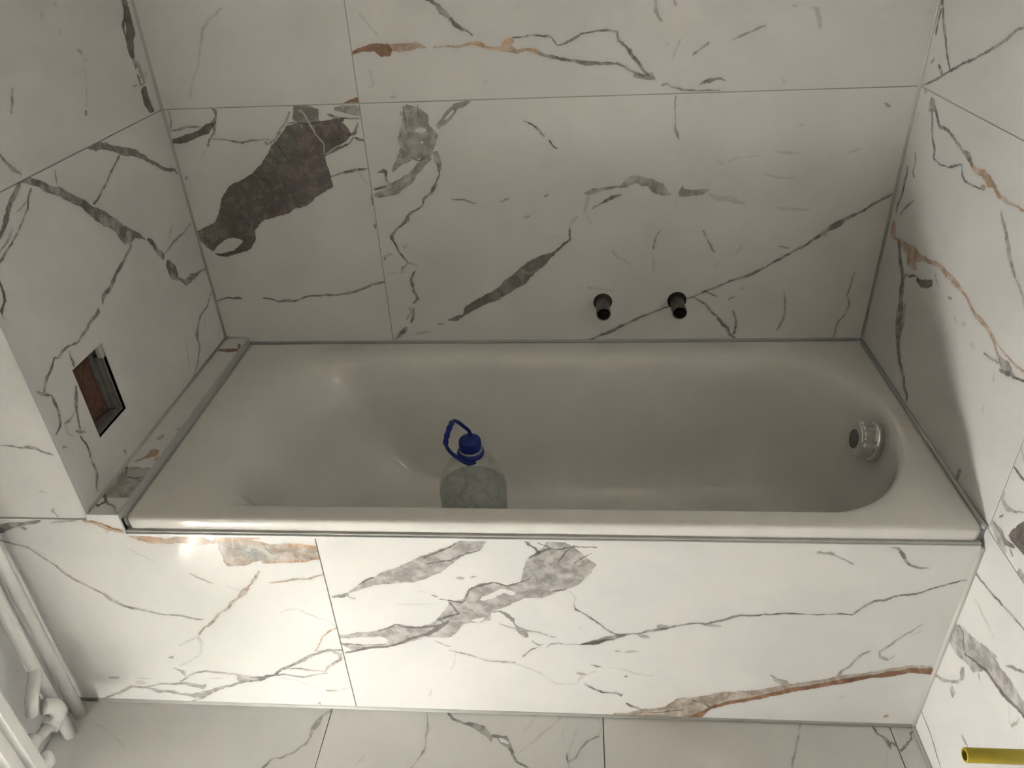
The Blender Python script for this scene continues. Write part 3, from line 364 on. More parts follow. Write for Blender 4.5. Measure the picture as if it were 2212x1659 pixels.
  ('k',0.297,[868,161.6,0.5,871,160.3,1.5,883,153.6,2.2,913,158.5,1.5,934,161.2,0.9,936,161.6,0.3]),
  ('k',0.517,[633,101,0.4,635,101.2,1.1,660,102.7,2.4,677,101.3,0.9,679,101.1,0.3]),
  ('k',-1.137,[-37,766.3,0.5,-35,766.6,1.6,-19,768.5,2.1,-1,766.6,1.3,1,766.3,0.4]),
  ('k',-0.869,[192,696.3,0.1,194,696.3,0.4,197,696.3,1.3,200,696.3,1.7,202,696.3,1.7,205,696.3,1.3,208,696.3,0.4,210,696.3,0.1]),
  ('k',0.048,[693,328.1,0.5,696,327.4,1.5,721,320.3,3.1,731,326.8,1.2,733,328.2,0.4]),
  ('k',0.52,[792,95.2,0.4,794,95.1,1.1,837,92.9,1.7,871,95.1,1,873,95.3,0.3]),
  ('k',0.338,[759,222,0.3,762,221.7,0.9,808,214.7,1.5,828,221.1,1.2,875,222,0.9,877,222,0.3]),
  ('k',0.339,[965,73.9,0.1,968,73.9,0.3,973,73.9,1.1,978,73.9,1.5,983,73.9,1.7,989,73.9,1.3,994,73.9,0.4,997,73.9,0.1]),
  ('k',-0.06,[430,245,0.4,432,245.7,1.1,451,251.2,1.9,470,245.6,1.2,472,245,0.4]),
  ('k',-0.446,[550,627,0.6,552,628.7,1.8,561,637.3,2.4,575,633.2,3.3,598,627.6,2.5,601,627,0.8]),
  ('k',-1.001,[147,840,0.7,149,840.9,2,154,843,4.7,177,843.2,3,199,840.3,1.1,202,840,0.4]),
  ('m',-0.619,[461,692.3,0.4,464,692.5,1.3,480,693.8,1.8,498,701,4.3,517,697.9,9.8,529,693.3,4.7,531,692.4,1.6]),
  ('m',-0.364,[657,559.1,0.4,659,558.7,1.3,681,554.3,2.5,710,558.8,1.8,743,559.1,1.1,745,559.1,0.4]),
  ('m',-0.417,[671,567.5,0.6,673,566.6,1.8,689,560.1,2.5,697,566.1,1.9,699,567.5,0.6]),
  ('m',0.171,[895,73.5,0.6,897,74.9,1.7,908,82.6,2.8,921,84.6,1.5,972,74,0.8,975,73.5,0.3]),
  ('m',0.75,[733,-419.3,0.5,736,-418.9,1.4,764,-414.2,1.7,784,-418.8,1.1,786,-419.4,0.4]),
  ('m',-0.15,[899,284.4,0.7,901,284.1,2,912,282.9,4.2,921,284.1,1.5,924,284.4,0.5]),
  ('m',-0.374,[831,518.1,0.3,834,517.8,0.8,848,516.4,3.4,855,517.7,1.1,858,518.1,0.4]),
  ('m',0.605,[929,-474.9,0.3,931,-474.9,0.8,933,-474.9,2.2,934,-474.9,2.5,936,-474.9,2.3,937,-474.9,1.5,939,-474.9,0.4,941,-474.9,0.1]),
  ('m',0.197,[1129,77.5,1.1,1131,77.1,3.2,1140,75.6,6.9,1152,77.2,2.3,1155,77.5,0.8]),
  ('m',-0.146,[1006,418.7,0.4,1008,418.9,1.3,1022,419.7,5.3,1029,419,2.6,1031,418.7,0.9]),
  ('m',-0.13,[1126,459.3,0.3,1128,459.3,1,1154,459.4,3.4,1170,459.3,1.5,1172,459.3,0.5]),
  ('m',-0.15,[966,369.8,0.2,968,369.8,0.5,970,369.8,1.6,972,369.8,2.1,974,369.8,2.3,976,369.8,1.8,978,369.8,0.6,981,369.8,0.2]),
  ('m',0.087,[1045,128.6,0.3,1047,128.6,0.9,1053,128.6,2.5,1060,128.6,2.9,1066,128.6,2.6,1072,128.6,1.8,1078,128.6,0.5,1081,128.6,0.2]),
  ('f',-0.368,[656,440.7,0.4,659,441.5,1.2,682,449.6,1.8,695,449.9,1.2,719,447.9,2.1,750,442.5,1.8,761,434.5,1.4,790,421.3,1.5,807,426.6,1.9,831,439.5,1.4,834,440.7,0.5]),
  ('f',0.827,[712,-613.1,0.3,714,-612.1,1,728,-606.2,1.8,746,-605.7,2,775,-612.5,0.7,778,-613.1,0.2]),
  ('f',-0.213,[925,373.5,0.2,927,373.9,0.7,961,378.8,0.9,982,376.4,1.2,1001,369.6,2.4,1038,373.3,1.4,1040,373.6,0.5]),
  ('f',0.261,[978,36.2,0.1,981,36.2,0.4,983,36.2,1.3,985,36.2,1.6,987,36.2,1.5,990,36.2,1.1,992,36.2,0.3,994,36.2,0.1]),
  ('f',-1.383,[-217,978.6,0.3,-215,979.4,1,-197,985.3,1.1,-178,979.3,0.8,-176,978.6,0.3]),
  ('g',-0.74,[442,892,0.2,445,890.6,0.7,456,883.1,2,474,882,1.3,504,884.5,1.6,522,882.6,1.9,540,880.6,1.9,557,882.9,2.1,575,891,2.6,578,892,0.9]),
  ('g',0.287,[969,-39.3,0.5,972,-39.5,1.4,989,-40.8,5.4,1014,-38,7,1040,-33.5,7,1060,-31.3,4.4,1075,-31.4,2.5,1095,-38.3,2.8,1107,-34.4,3.4,1132,-33.3,3.5,1151,-32.9,3.1,1170,-30.7,2.7,1207,-31.4,2.4,1231,-39.4,2.1,1252,-37.8,3,1276,-33.4,3,1298,-33.4,2.4,1315,-39.2,2,1342,-39.3,1.5,1345,-39.3,0.5]),
  ('k',0.296,[969,-47.9,0.3,971,-48.2,0.8,988,-50.4,3.2,1014,-48.2,4.4,1031,-47.9,1.3,1033,-47.9,0.4]),
  ('g',0.016,[1301,320.6,0.6,1304,320.4,1.7,1326,319.1,2.7,1348,321.1,2.3,1388,320.1,1.3,1427,320.8,1.3,1444,323.7,2,1468,320.8,1.7,1471,320.5,0.6]),
  ('g',0.503,[1446,-404.7,0.6,1448,-403.7,1.7,1471,-393,2.9,1486,-387.9,2.6,1504,-387.3,3.3,1512,-391.8,4.1,1529,-390.2,2.3,1546,-393.3,1.6,1569,-400.8,1.9,1601,-400.7,1.9,1632,-401.8,1.6,1655,-404.4,1.2,1658,-404.7,0.4]),
  ('g',-0.59,[944,1267.2,0.5,946,1267.7,1.6,963,1270.7,3.6,983,1263.1,3,1004,1256.5,2.7,1026,1257.6,2.6,1043,1266.1,1.1,1046,1267.2,0.4]),
  ('m',-0.379,[1082,978.6,0.7,1085,979.2,2,1107,985.6,3.6,1123,982.8,1.4,1160,978.9,1.2,1162,978.6,0.4]),
  ('m',1.035,[883,-1182.1,0.8,886,-1181.5,2.4,905,-1176.8,3.4,925,-1180.5,3.4,952,-1174.9,3.3,970,-1176.6,3.1,981,-1181.2,1.3,984,-1182.1,0.4]),
  ('m',0.923,[1115,-1079.3,0.7,1117,-1079.3,2.1,1138,-1079.2,3.1,1148,-1080.7,3,1172,-1076.6,2.3,1195,-1078.6,1.7,1219,-1079.2,1.2,1222,-1079.3,0.4]),
  ('m',-0.433,[1288,865.8,0.6,1289,864.1,1.7,1304,849.6,3.4,1323,847,3.3,1327,863.4,2.4,1328,865.8,0.8]),
  ('m',-0.533,[1068,813.3,0.4,1070,812.6,1.2,1089,807.1,4.4,1108,810.2,8.4,1115,812.5,1.4,1117,813.3,0.5]),
  ('f',0.604,[1464,-659.4,0.1,1467,-659.4,0.3,1472,-659.4,1,1477,-659.4,1.3,1482,-659.4,1.4,1487,-659.4,1.2,1492,-659.4,0.4,1495,-659.4,0.1]),
  ('f',0.539,[1318,-685.1,0.3,1321,-685.1,0.8,1323,-685.1,2.2,1326,-685.1,2.4,1328,-685.1,2,1331,-685.1,1.2,1333,-685.1,0.3,1336,-685.1,0.1]),
  ('t',0.269,[980,-258.9,2,981,-259.2,2.3,1012,-270.4,8.5,1016,-271.3,8.9,1043,-273.8,16,1061,-277.4,18.6,1094,-281.9,21.3,1110,-278.4,28.4,1132,-272.8,37,1163,-276.6,37.4,1169,-274.2,34.3,1193,-262.4,24.3,1217,-257,20.5,1224,-256.8,20.8,1267,-259.5,18.6,1295,-259.7,15.5,1299,-259.7,15,1368,-252.8,13.4,1371,-252.6,13.4,1427,-252.2,11.5,1429,-252.1,11.4,1462,-248,13.3,1474,-247.8,12.7,1520,-245.3,8.4,1533,-246.2,8.7,1565,-246.8,11.4,1578,-245.6,11,1597,-244.9,9.1,1611,-248.3,11.7,1641,-258.5,13.9,1642,-258.6,13.8]),
  ('b',0.36,[1102,-409,5,1105,-409.2,5.2,1133,-408.5,8.6,1138,-406.1,7.1,1162,-389,4.9,1166,-388,5.8,1211,-386.2,5.4,1214,-386.2,5.5,1264,-386.7,5.8,1267,-386.7,5.8,1338,-382.8,7.3,1341,-382.7,7.5,1397,-387,6.4,1399,-387.2,6.3,1444,-387.1,7.5,1446,-387,7.5,1491,-387.6,5,1504,-389.3,5.8,1535,-393.3,7.6,1548,-393.8,7.2,1567,-394.7,6.4,1582,-398.5,8.8,1609,-408.8,10,1612,-409.2,9.6]),
  ('k',-0.493,[1007,618.2,0.4,1010,618.4,1.2,1037,621,1.5,1057,618.5,1.4,1059,618.2,0.5]),
  ('k',0.182,[1058,-178.4,0.3,1060,-178.6,0.9,1111,-181,1.7,1157,-178.6,1.2,1159,-178.5,0.4]),
  ('o',0.369,[1486,-543.4,0.5,1489,-543.4,1.4,1491,-543.4,3.8,1494,-543.4,4.4,1496,-543.4,3.9,1499,-543.4,2.6,1502,-543.4,0.7,1504,-543.4,0.2]),
  ('g',-0.44,[813,508.3,0.7,815,507.5,2.2,839,499.7,2.6,862,498.3,2.8,889,510.6,2.8,903,508.7,5,905,508.4,1.7]),
  ('g',-0.67,[785,688,0.5,788,687.6,1.6,801,685.6,3.5,814,689.3,2.7,829,688.2,2,831,688,0.7]),
  ('f',-0.256,[502,530.7,0.1,505,530.7,0.4,507,530.7,1.1,510,530.7,1.5,512,530.7,1.5,514,530.7,1.2,517,530.7,0.4,519,530.7,0.1]),
  ('f',-1.9,[-408,579,0.2,-406,579.5,0.6,-372,586.7,0.8,-352,579.9,0.8,-350,579,0.3]),
  ('f',-1.909,[-279,557.2,0.2,-277,557.2,0.7,-272,557.2,2,-268,557.2,2.2,-263,557.2,2,-259,557.2,1.3,-254,557.2,0.3,-252,557.2,0.1]),
  ('f',0.051,[587,315.7,0.1,590,315.7,0.3,607,315.7,0.9,623,315.7,1.1,640,315.7,1.1,657,315.7,0.8,674,315.7,0.2,676,315.7,0.1]),
  ('m',-0.326,[489,561.5,0.2,491,561.5,0.6,494,561.5,1.8,497,561.5,2.2,500,561.5,2.2,503,561.5,1.6,506,561.5,0.5,508,561.5,0.2]),
  ('m',-0.039,[646,389.4,0.4,648,388.9,1.3,667,385.1,2,700,389.1,1,702,389.4,0.3]),
  ('m',-0.074,[665,474.3,0.4,668,474.3,1.1,671,474.3,3.2,674,474.3,4.1,677,474.3,4.1,681,474.3,3,684,474.3,0.9,686,474.3,0.3]),
  ('m',0.163,[786,302.1,0.3,788,302.1,0.8,790,302.1,2.4,793,302.1,2.8,795,302.1,2.6,798,302.1,1.8,800,302.1,0.5,802,302.1,0.2]),
  ('m',-0.546,[425,535.9,0.1,427,535.9,0.3,433,535.9,1.1,439,535.9,1.5,445,535.9,1.8,451,535.9,1.5,457,535.9,0.5,460,535.9,0.2]),
  ('m',-0.228,[599,354.2,0.4,601,354.2,1.1,636,354.1,1.9,670,345.8,2.3,693,344.3,2.3,744,353.7,1.4,747,354.1,0.5]),
 ],
 'F0': [
  ('f',-0.514,[217,-732.8,0.2,219,-732.7,0.7,262,-730.4,1.3,308,-728.5,1.3,355,-732.6,0.6,357,-732.9,0.2]),
  ('m',-2.184,[355,715.8,1.2,357,715.4,3.6,378,712.1,3.2,398,716.6,7.7,414,719.6,5.9,430,731.3,2.3,446,736.5,2.4,471,731.3,3,495,722,2.1,510,705.9,3,532,707.3,3,555,715,2.2,558,715.8,0.7]),
 ],
 'F1': [
  ('m',-1.71,[608,690.1,0.3,610,691,0.8,643,702.5,2.1,692,712.3,1.8,714,710,2.7,734,700.8,1.4,760,691,1,762,690.1,0.3]),
  ('g',-0.549,[916,-259.8,0.7,919,-260.4,2,940,-265.6,3.4,965,-259.3,2.5,982,-252.6,6.2,1003,-249.3,8,1024,-251.9,5.2,1039,-258.7,2.9,1041,-259.8,1]),
  ('g',-0.476,[1002,-329.2,0.9,1004,-328.3,2.6,1026,-319.3,4.7,1044,-324.7,7.8,1064,-328.7,3.9,1067,-329.2,1.3]),
  ('g',-0.719,[1073,-61.7,0.8,1075,-60.8,2.5,1088,-55.9,5.2,1107,-64.1,5,1125,-69.3,2.5,1144,-76.3,2,1166,-71,1.8,1192,-62.5,1.3,1194,-61.7,0.4]),
  ('g',-1.432,[902,796.2,0.2,905,796.2,0.5,908,796.2,1.6,912,796.2,2.1,916,796.2,2.3,919,796.2,1.9,923,796.2,0.6,926,796.2,0.2]),
  ('w',-0.503,[1037,-294.6,0.5,1039,-294.8,1.6,1049,-295.4,3.2,1060,-294.7,1.6,1063,-294.6,0.5]),
  ('w',-0.688,[1080,-96.7,0.2,1082,-96.7,0.5,1084,-96.7,1.8,1087,-96.7,2.4,1089,-96.7,2.5,1092,-96.7,2,1094,-96.7,0.6,1097,-96.7,0.2]),
  ('f',-2.134,[139,1089.7,0.8,142,1089.7,2.4,170,1090.7,2.7,191,1089.7,0.8,194,1089.6,0.3]),
  ('f',-2.368,[-155,1132.6,0.8,-152,1132.7,2.4,-108,1134.6,3.2,-69,1132.4,2.1,-25,1132.6,0.8,-23,1132.6,0.3]),
  ('f',-1.624,[672,948.8,0.3,674,948.1,0.9,694,941.6,2,718,948.2,1.1,721,948.8,0.4]),
  ('f',-1.858,[428,1103.6,0.4,430,1103.6,1.2,465,1103.2,1.6,502,1103.5,1,504,1103.6,0.3]),
  ('f',-1.473,[794,903,0.3,796,904.4,1,811,914.1,1.5,825,911,1.4,838,904.2,1.9,840,903.1,0.6]),
  ('f',-2.114,[440,830.5,0.1,442,830.5,0.4,448,830.5,1.4,454,830.5,1.7,459,830.5,1.7,465,830.5,1.3,471,830.5,0.4,473,830.5,0.1]),
  ('f',0.454,[149,-995.2,0.1,152,-995.2,0.2,154,-995.2,0.7,157,-995.2,1,159,-995.2,1.2,162,-995.2,1,164,-995.2,0.3,167,-995.2,0.1]),
  ('m',-2.239,[-25,1233.7,0.8,-23,1232.6,2.5,1,1221.9,2.3,25,1221.9,2,48,1223.8,2.5,62,1219.3,3.1,84,1232.4,1.3,86,1233.6,0.4]),
 ],
 'F2': [
  ('m',-1.945,[130,1574.4,0.4,133,1574.7,1.3,162,1577.3,1.6,186,1574.6,1.6,221,1572.4,2.1,251,1574.3,0.9,253,1574.4,0.3]),
  ('g',-1.191,[1228,1197.8,0.5,1230,1197.5,1.4,1249,1195.5,2.2,1262,1205.1,3.9,1276,1202.7,4.3,1285,1198.8,1.2,1288,1197.8,0.4]),
  ('g',-0.524,[1743,157.5,0.7,1746,158.5,2.2,1754,162.3,3.1,1765,158.4,2.3,1768,157.5,0.8]),
  ('f',-1.975,[67,1751.3,0.1,69,1751.3,0.3,78,1751.3,0.9,86,1751.3,1.2,95,1751.3,1.2,103,1751.3,0.9,111,1751.3,0.3,114,1751.3,0.1]),
 ],
 'F3': [
  ('g',0.703,[736,-1614.1,0.5,739,-1614.3,1.6,760,-1616.1,2.1,786,-1614.3,1.5,788,-1614.1,0.5]),
  ('g',1.139,[28,-1796.3,0.5,30,-1795,1.5,40,-1789.7,1.6,47,-1794.8,1.1,49,-1796.3,0.4]),
 ],
 'R1': [
  ('g',0.426,[489,1063.9,0.4,491,1063.6,1.3,526,1060.4,2.5,571,1059.4,2.3,613,1060.8,2.2,662,1061.8,2.4,700,1059.9,2.2,724,1059.3,2.2,773,1059.2,2.8,798,1061.5,3.3,821,1065.7,3.5,835,1066.2,1.7,874,1064.1,1.2,876,1064,0.4]),
  ('g',-1.01,[-1131,715.4,0.5,-1128,715.4,1.4,-1124,715.4,4.7,-1120,715.4,6.4,-1116,715.4,6.9,-1112,715.4,5.6,-1108,715.4,1.8,-1105,715.4,0.6]),
  ('g',-1.488,[-1315,120.4,0.8,-1312,120.4,2.4,-1287,119.9,3.8,-1260,120.4,3.3,-1257,120.4,1.1]),
  ('g',-0.807,[-942,926.4,1,-939,926.1,3.1,-913,923.1,4.6,-871,924,3.5,-836,921.8,2.9,-800,926.1,1.4,-798,926.4,0.5]),
  ('g',-0.465,[-497,1116.4,0.7,-494,1116.6,2,-478,1117.9,3.7,-462,1116.6,2.8,-459,1116.4,0.9]),
  ('m',0.672,[770,938.3,0.2,773,938.3,0.7,777,938.3,2,781,938.3,2.5,785,938.3,2.4,789,938.3,1.8,793,938.3,0.5,795,938.3,0.2]),
  ('f',-2.293,[-990,-775.4,0.2,-988,-775.4,0.5,-986,-775.4,1.5,-984,-775.4,1.8,-982,-775.4,1.7,-980,-775.4,1.2,-978,-775.4,0.4,-976,-775.4,0.1]),
 ],
 'R2': [
  ('m',-0.434,[-473,1069.3,0.3,-471,1069.3,1,-467,1069.3,2.9,-463,1069.3,3.4,-459,1069.3,3.3,-455,1069.3,2.3,-451,1069.3,0.7,-449,1069.3,0.2]),
  ('m',-0.433,[-431,1075,1.6,-429,1074.3,4.9,-413,1069.8,14.2,-388,1074.5,4.5,-386,1075,1.5]),
  ('g',-0.961,[-893,717.4,0.9,-890,717.4,2.8,-852,716.5,3.7,-822,717.6,3.1,-801,724,3.6,-785,718.3,3.2,-783,717.4,1.1]),
  ('g',0.047,[186,1047.3,0.7,189,1047.1,2,224,1043.9,1.6,260,1047,1,263,1047.3,0.3]),
  ('g',0.351,[559,922,0.6,562,922.2,1.7,584,924,2,612,922.2,0.8,614,922.1,0.3]),
  ('g',-0.21,[25,1107.8,0.7,27,1106.2,2,41,1094.7,3,60,1090.7,1.9,88,1098,1.4,118,1107.1,1.2,120,1107.8,0.4]),
  ('g',-0.252,[-191,1127.7,1.5,-188,1126.9,4.6,-154,1114.7,3.4,-121,1122.6,3.1,-80,1127.8,3.5,-42,1127.5,3.1,-8,1130.2,6.8,13,1127.9,3.4,15,1127.6,1.1]),
  ('o',-0.076,[202,1109.1,1.3,205,1108.5,4,229,1102.5,4.2,255,1107.9,6.6,287,1103.3,8.8,301,1102.7,4.6,328,1096.1,4.1,361,1098.6,4.3,380,1102.4,2.1,411,1105,1.7,435,1108.6,1.2,437,1109,0.4]),
  ('o',0.215,[560,963.9,0.4,562,963.9,1.3,567,963.9,4,571,963.9,5,575,963.9,5,579,963.9,3.7,583,963.9,1.1,585,963.9,0.4]),
  ('f',-1.608,[-1126,-19.3,0.5,-1124,-19.3,1.5,-1118,-19.4,4.1,-1112,-19.4,4.4,-1106,-19.4,3.7,-1100,-19.4,2.3,-1094,-19.4,0.5,-1092,-19.4,0.2]),
  ('m',-1.089,[-904,527.8,0.7,-901,528,2.2,-879,529.7,3.5,-861,520,4.1,-847,526.7,1.7,-845,527.8,0.6]),
  ('m',0.769,[662,618.1,0.5,664,618.2,1.6,692,619.5,3,733,618.2,1.4,735,618.2,0.5]),
  ('g',-1.536,[-1012,61.1,0.8,-1010,62,2.3,-991,69.4,4.8,-970,65.1,4.3,-965,67.6,4.3,-933,65.5,4.3,-914,55.4,3.1,-899,60.3,2.4,-897,61.1,0.8]),
  ('o',-0.932,[-695,544.3,2.4,-692,543.7,7.3,-672,538.9,12.9,-651,543.7,7.1,-649,544.2,2.4]),
  ('o',-0.028,[20,849.7,0.9,23,850.4,2.7,42,855.6,4.5,66,857.7,7.9,95,856.6,8.2,133,862.3,16.2,163,865.6,9.4,195,875,3.9,226,884,3.6,258,888.8,4.3,293,887.7,6.2,336,888.8,6,363,887.6,2.9,391,882.9,3,417,874.6,4.5,442,872,5.5,473,874.9,4.9,502,865.5,4.4,525,851,4,527,849.7,1.3]),
  ('o',-0.012,[517,857.7,0.3,520,857.5,0.9,564,855.4,1.4,596,854.7,3.4,622,857.4,1.5,625,857.7,0.5]),
  ('o',-0.404,[-218,839.4,3.6,-216,838.6,10.7,-197,832.7,19.1,-173,836.5,12.5,-157,839,3.7,-154,839.4,1.2]),
  ('m',-0.085,[473,880,1.2,475,879.5,3.7,491,876.1,6.3,513,876.8,13.5,531,875.6,5.6,549,879.5,1.9,551,880.1,0.6]),
  ('g',-0.945,[-652,559.3,1.5,-650,559.4,4.6,-625,560.9,7.7,-593,564.8,7.5,-564,575,9,-542,567.6,12.1,-515,559.8,9.1,-489,555.1,18.3,-459,547,21.4,-433,542.2,12.3,-407,540.5,9.2,-380,544.9,7.5,-353,558.3,5.9,-350,559.4,5.9]),
  ('g',2.982,[-148,-644.1,5.9,-145,-644.1,5.9,-137,-644.2,5.9,-135,-644.2,5.9]),
  ('g',-0.646,[-182,632.9,5.9,-180,633.6,5.9,-161,639.2,5.9,-140,634.7,5.8,-122,640.2,4.6,-105,633.8,3.5,-103,632.9,1.2]),
  ('m',-1.31,[-680,364.6,0.7,-678,365,2.2,-642,369.8,3.6,-617,365.1,2.2,-615,364.6,0.7]),
  ('m',0.293,[567,709.2,0.2,569,709.2,0.5,572,709.2,1.6,575,709.2,2.1,578,709.2,2.2,581,709.2,1.8,584,709.2,0.6,586,709.2,0.2]),
  ('m',-0.619,[-261,1103.5,0.4,-259,1103.1,1.3,-244,1100.8,3.4,-228,1103.6,4.2,-211,1100.6,4.3,-184,1096.7,5.9,-162,1095.2,4.1,-135,1095.1,2.2,-107,1101.5,1.8,-94,1102.8,2.2,-70,1103.4,2.3,-67,1103.4,0.8]),
  ('m',0.184,[651,707.8,0.7,653,707.8,2,678,707.8,3.3,701,707.8,1.4,704,707.8,0.5]),
  ('m',-1.782,[-698,426.6,1.5,-696,425.8,4.6,-682,421.4,5.8,-668,425.8,4,-665,426.6,1.3]),
  ('g',0.51,[510,622.7,1.6,512,623.9,4.9,526,631.6,2.9,541,624,2.7,569,622.8,2,572,622.7,0.7]),
  ('g',0.312,[790,601.6,0.7,792,601.7,2.1,821,602.5,3.5,839,599,2.2,872,601.4,1.5,875,601.6,0.5]),
  ('p',0.3,[429,722.7,2,431,722.1,5.9,458,715.8,7.7,485,717,9.6,505,722.1,6.2,507,722.7,2.1]),
  ('f',-1.435,[-824,362.4,0.4,-822,362.4,1.1,-819,362.4,2.9,-817,362.4,3.3,-814,362.4,2.9,-812,362.4,1.8,-809,362.4,0.5,-807,362.4,0.2]),
  ('f',-0.441,[-127,891.6,1.4,-124,891.5,4.3,-104,890.2,4.7,-88,891.4,1.6,-85,891.6,0.5]),
  ('f',-0.337,[81,904.5,0.2,84,904.5,0.7,88,904.5,2,93,904.5,2.5,97,904.5,2.5,101,904.5,1.8,105,904.5,0.6,108,904.5,0.2]),
  ('f',-0.274,[174,912.5,0.4,176,912.5,1.2,179,912.5,3.5,181,912.5,4,184,912.5,3.7,186,912.5,2.5,189,912.5,0.7,191,912.5,0.2]),
  ('f',-0.134,[345,863.8,0.2,347,863.8,0.6,352,863.8,2.3,356,863.8,3.5,360,863.8,4.2,364,863.8,3.7,369,863.8,1.3,371,863.8,0.4]),
  ('f',1.91,[554,-795.1,0.3,556,-795.1,0.8,560,-795.1,2.2,563,-795.1,2.7,566,-795.1,2.6,570,-795.1,1.8,573,-795.1,0.5,575,-795.1,0.2]),
  ('f',-1.266,[-538,756.9,0.2,-535,756.9,0.6,-532,756.9,1.9,-529,756.9,2.5,-526,756.9,2.7,-523,756.9,2.2,-520,756.9,0.7,-518,756.9,0.2]),
 ],
 'R3': [
  ('m',-0.673,[73,1010.9,0.2,76,1010.9,0.6,81,1010.9,1.7,87,1010.9,2,92,1010.9,1.8,97,1010.9,1.3,103,1010.9,0.3,105,1010.9,0.1]),
  ('m',0.386,[879,328.5,1,881,327.1,3.1,896,317.2,5.7,906,318.4,2.9,926,320.6,1.8,956,327.9,1.3,958,328.5,0.4]),
  ('m',-1.505,[-606,734.6,0.2,-603,734.6,0.5,-600,734.6,1.7,-596,734.6,2.3,-593,734.6,2.5,-589,734.6,2,-586,734.6,0.6,-583,734.6,0.2]),
  ('m',-0.269,[509,744.3,1.6,511,744.5,4.9,532,746.3,8.6,551,746.2,10.7,572,744.5,3.2,574,744.3,1.1]),
  ('m',-0.501,[378,872.7,0.2,381,872.7,0.5,384,872.7,1.8,387,872.7,2.4,391,872.7,2.6,394,872.7,2.1,397,872.7,0.7,400,872.7,0.2]),
  ('m',0.073,[829,505.5,2.9,832,505.5,8.6,845,505.5,7.5,858,505.5,5.6,860,505.5,1.9]),
  ('g',0.033,[712,679.9,0.6,714,679.7,1.9,738,677.8,3.5,759,679.7,2,762,680,0.7]),
  ('g',-2.041,[-876,353.2,0.2,-874,353.2,0.6,-870,353.1,1.7,-866,353.1,2,-862,353.1,1.8,-858,353.1,1.2,-854,353.1,0.3,-852,353.1,0.1]),
  ('g',0.093,[743,519.3,0.6,745,518.9,1.9,769,514.9,4.2,791,508.6,5.7,818,518.5,2.3,820,519.3,0.8]),
  ('p',-0.438,[415,885,30.8,425,884.3,30.9,430,886,29,451,891.6,18.3,452,891.6,18,464,891,11.1]),
 ],
 'R4': [
  ('g',0.202,[770,318.2,0.6,772,317.8,1.8,802,313.1,2.2,831,313.4,2.5,859,313.6,2,893,316.9,2,920,314.9,1.6,932,315.6,1.5,951,317.9,1.1,954,318.2,0.4]),
  ('f',-0.096,[677,489.1,0.4,680,489.2,1.2,708,491.2,2.3,737,491.2,2.3,761,489.3,0.8,763,489.1,0.3]),
  ('f',-0.953,[224,934.9,0.1,227,934.9,0.4,233,934.9,1.2,239,934.9,1.5,245,934.9,1.5,251,934.9,1.1,257,934.9,0.3,260,934.9,0.1]),
  ('f',0.332,[881,-88,0.2,884,-88,0.5,886,-88,1.6,889,-88,2,891,-88,2,894,-88,1.5,896,-88,0.5,898,-88,0.2]),
  ('m',0.371,[756,25.1,21.3,785,27.8,29.4,788,27.8,29.8,822,31.6,29.9,823,31.5,30.1,848,29.7,33.2,864,36.6,27.1,880,43.6,20.9,902,42.6,23.1,904,42.2,22.8,922,35.8,20,930,34.2,20,952,31.6,18.5,974,28.5,16.1,980,27.7,15.5,1005,26.2,11.4]),
  ('k',0.387,[809,1,0.4,811,1.3,1.1,836,3.8,1.8,864,8.4,3.1,891,12.9,2.6,915,7.1,2.7,941,3.5,3.3,966,0.1,3.1,1009,1,1.9,1012,1,0.6]),
  ('k',-0.37,[536,562.1,0.4,538,563.6,1.3,556,577.3,1.8,582,563.3,1.4,584,562.1,0.5]),
  ('k',-0.195,[663,193,0.5,665,193.3,1.5,704,198.6,2,745,200.2,2.5,790,195.1,1.9,812,193.3,1.4,814,193,0.5]),
  ('m',-2.59,[-916,98.1,0.3,-914,98.1,1,-907,98.1,3,-901,98.1,3.6,-894,98.1,3.5,-887,98.1,2.5,-881,98.1,0.7,-878,98.1,0.2]),
  ('m',0.722,[902,-259.2,0.6,904,-259.2,1.9,925,-258.8,3.1,945,-258.4,2,968,-259.2,1.3,971,-259.2,0.4]),
  ('m',0.838,[590,-399.1,1.1,592,-399.8,3.3,621,-408.2,4.5,655,-408.1,2.6,689,-405.9,2.6,708,-399.8,2.6,711,-399,0.9]),
  ('m',1.805,[71,-810.1,0.8,73,-810.1,2.3,78,-810.1,6.7,84,-810.1,7.9,89,-810.1,7.4,94,-810.1,5.2,100,-810.1,1.5,102,-810.1,0.5]),
  ('m',-1.008,[217,754.5,1.2,220,755,3.7,230,757.2,9.7,241,755,2.9,243,754.5,1]),
  ('m',-0.566,[504,698.7,0.2,507,698.7,0.7,509,698.7,2.1,512,698.7,2.6,515,698.7,2.6,518,698.7,1.9,520,698.7,0.6,523,698.7,0.2]),
  ('m',1.48,[412,-884,1.1,415,-884.5,3.2,432,-887.9,2.2,445,-884.6,1.2,447,-884,0.4]),
  ('m',0.133,[840,58.2,0.2,843,58.2,0.6,847,58.2,2.1,852,58.2,2.9,857,58.2,3.2,861,58.2,2.6,866,58.2,0.8,868,58.2,0.3]),
 ],
}

# ------------------------------------------------------------------ materials
def new_mat(name):
    m = bpy.data.materials.new(name); m.use_nodes = True
    nt = m.node_tree
    return m, nt, nt.nodes['Principled BSDF']

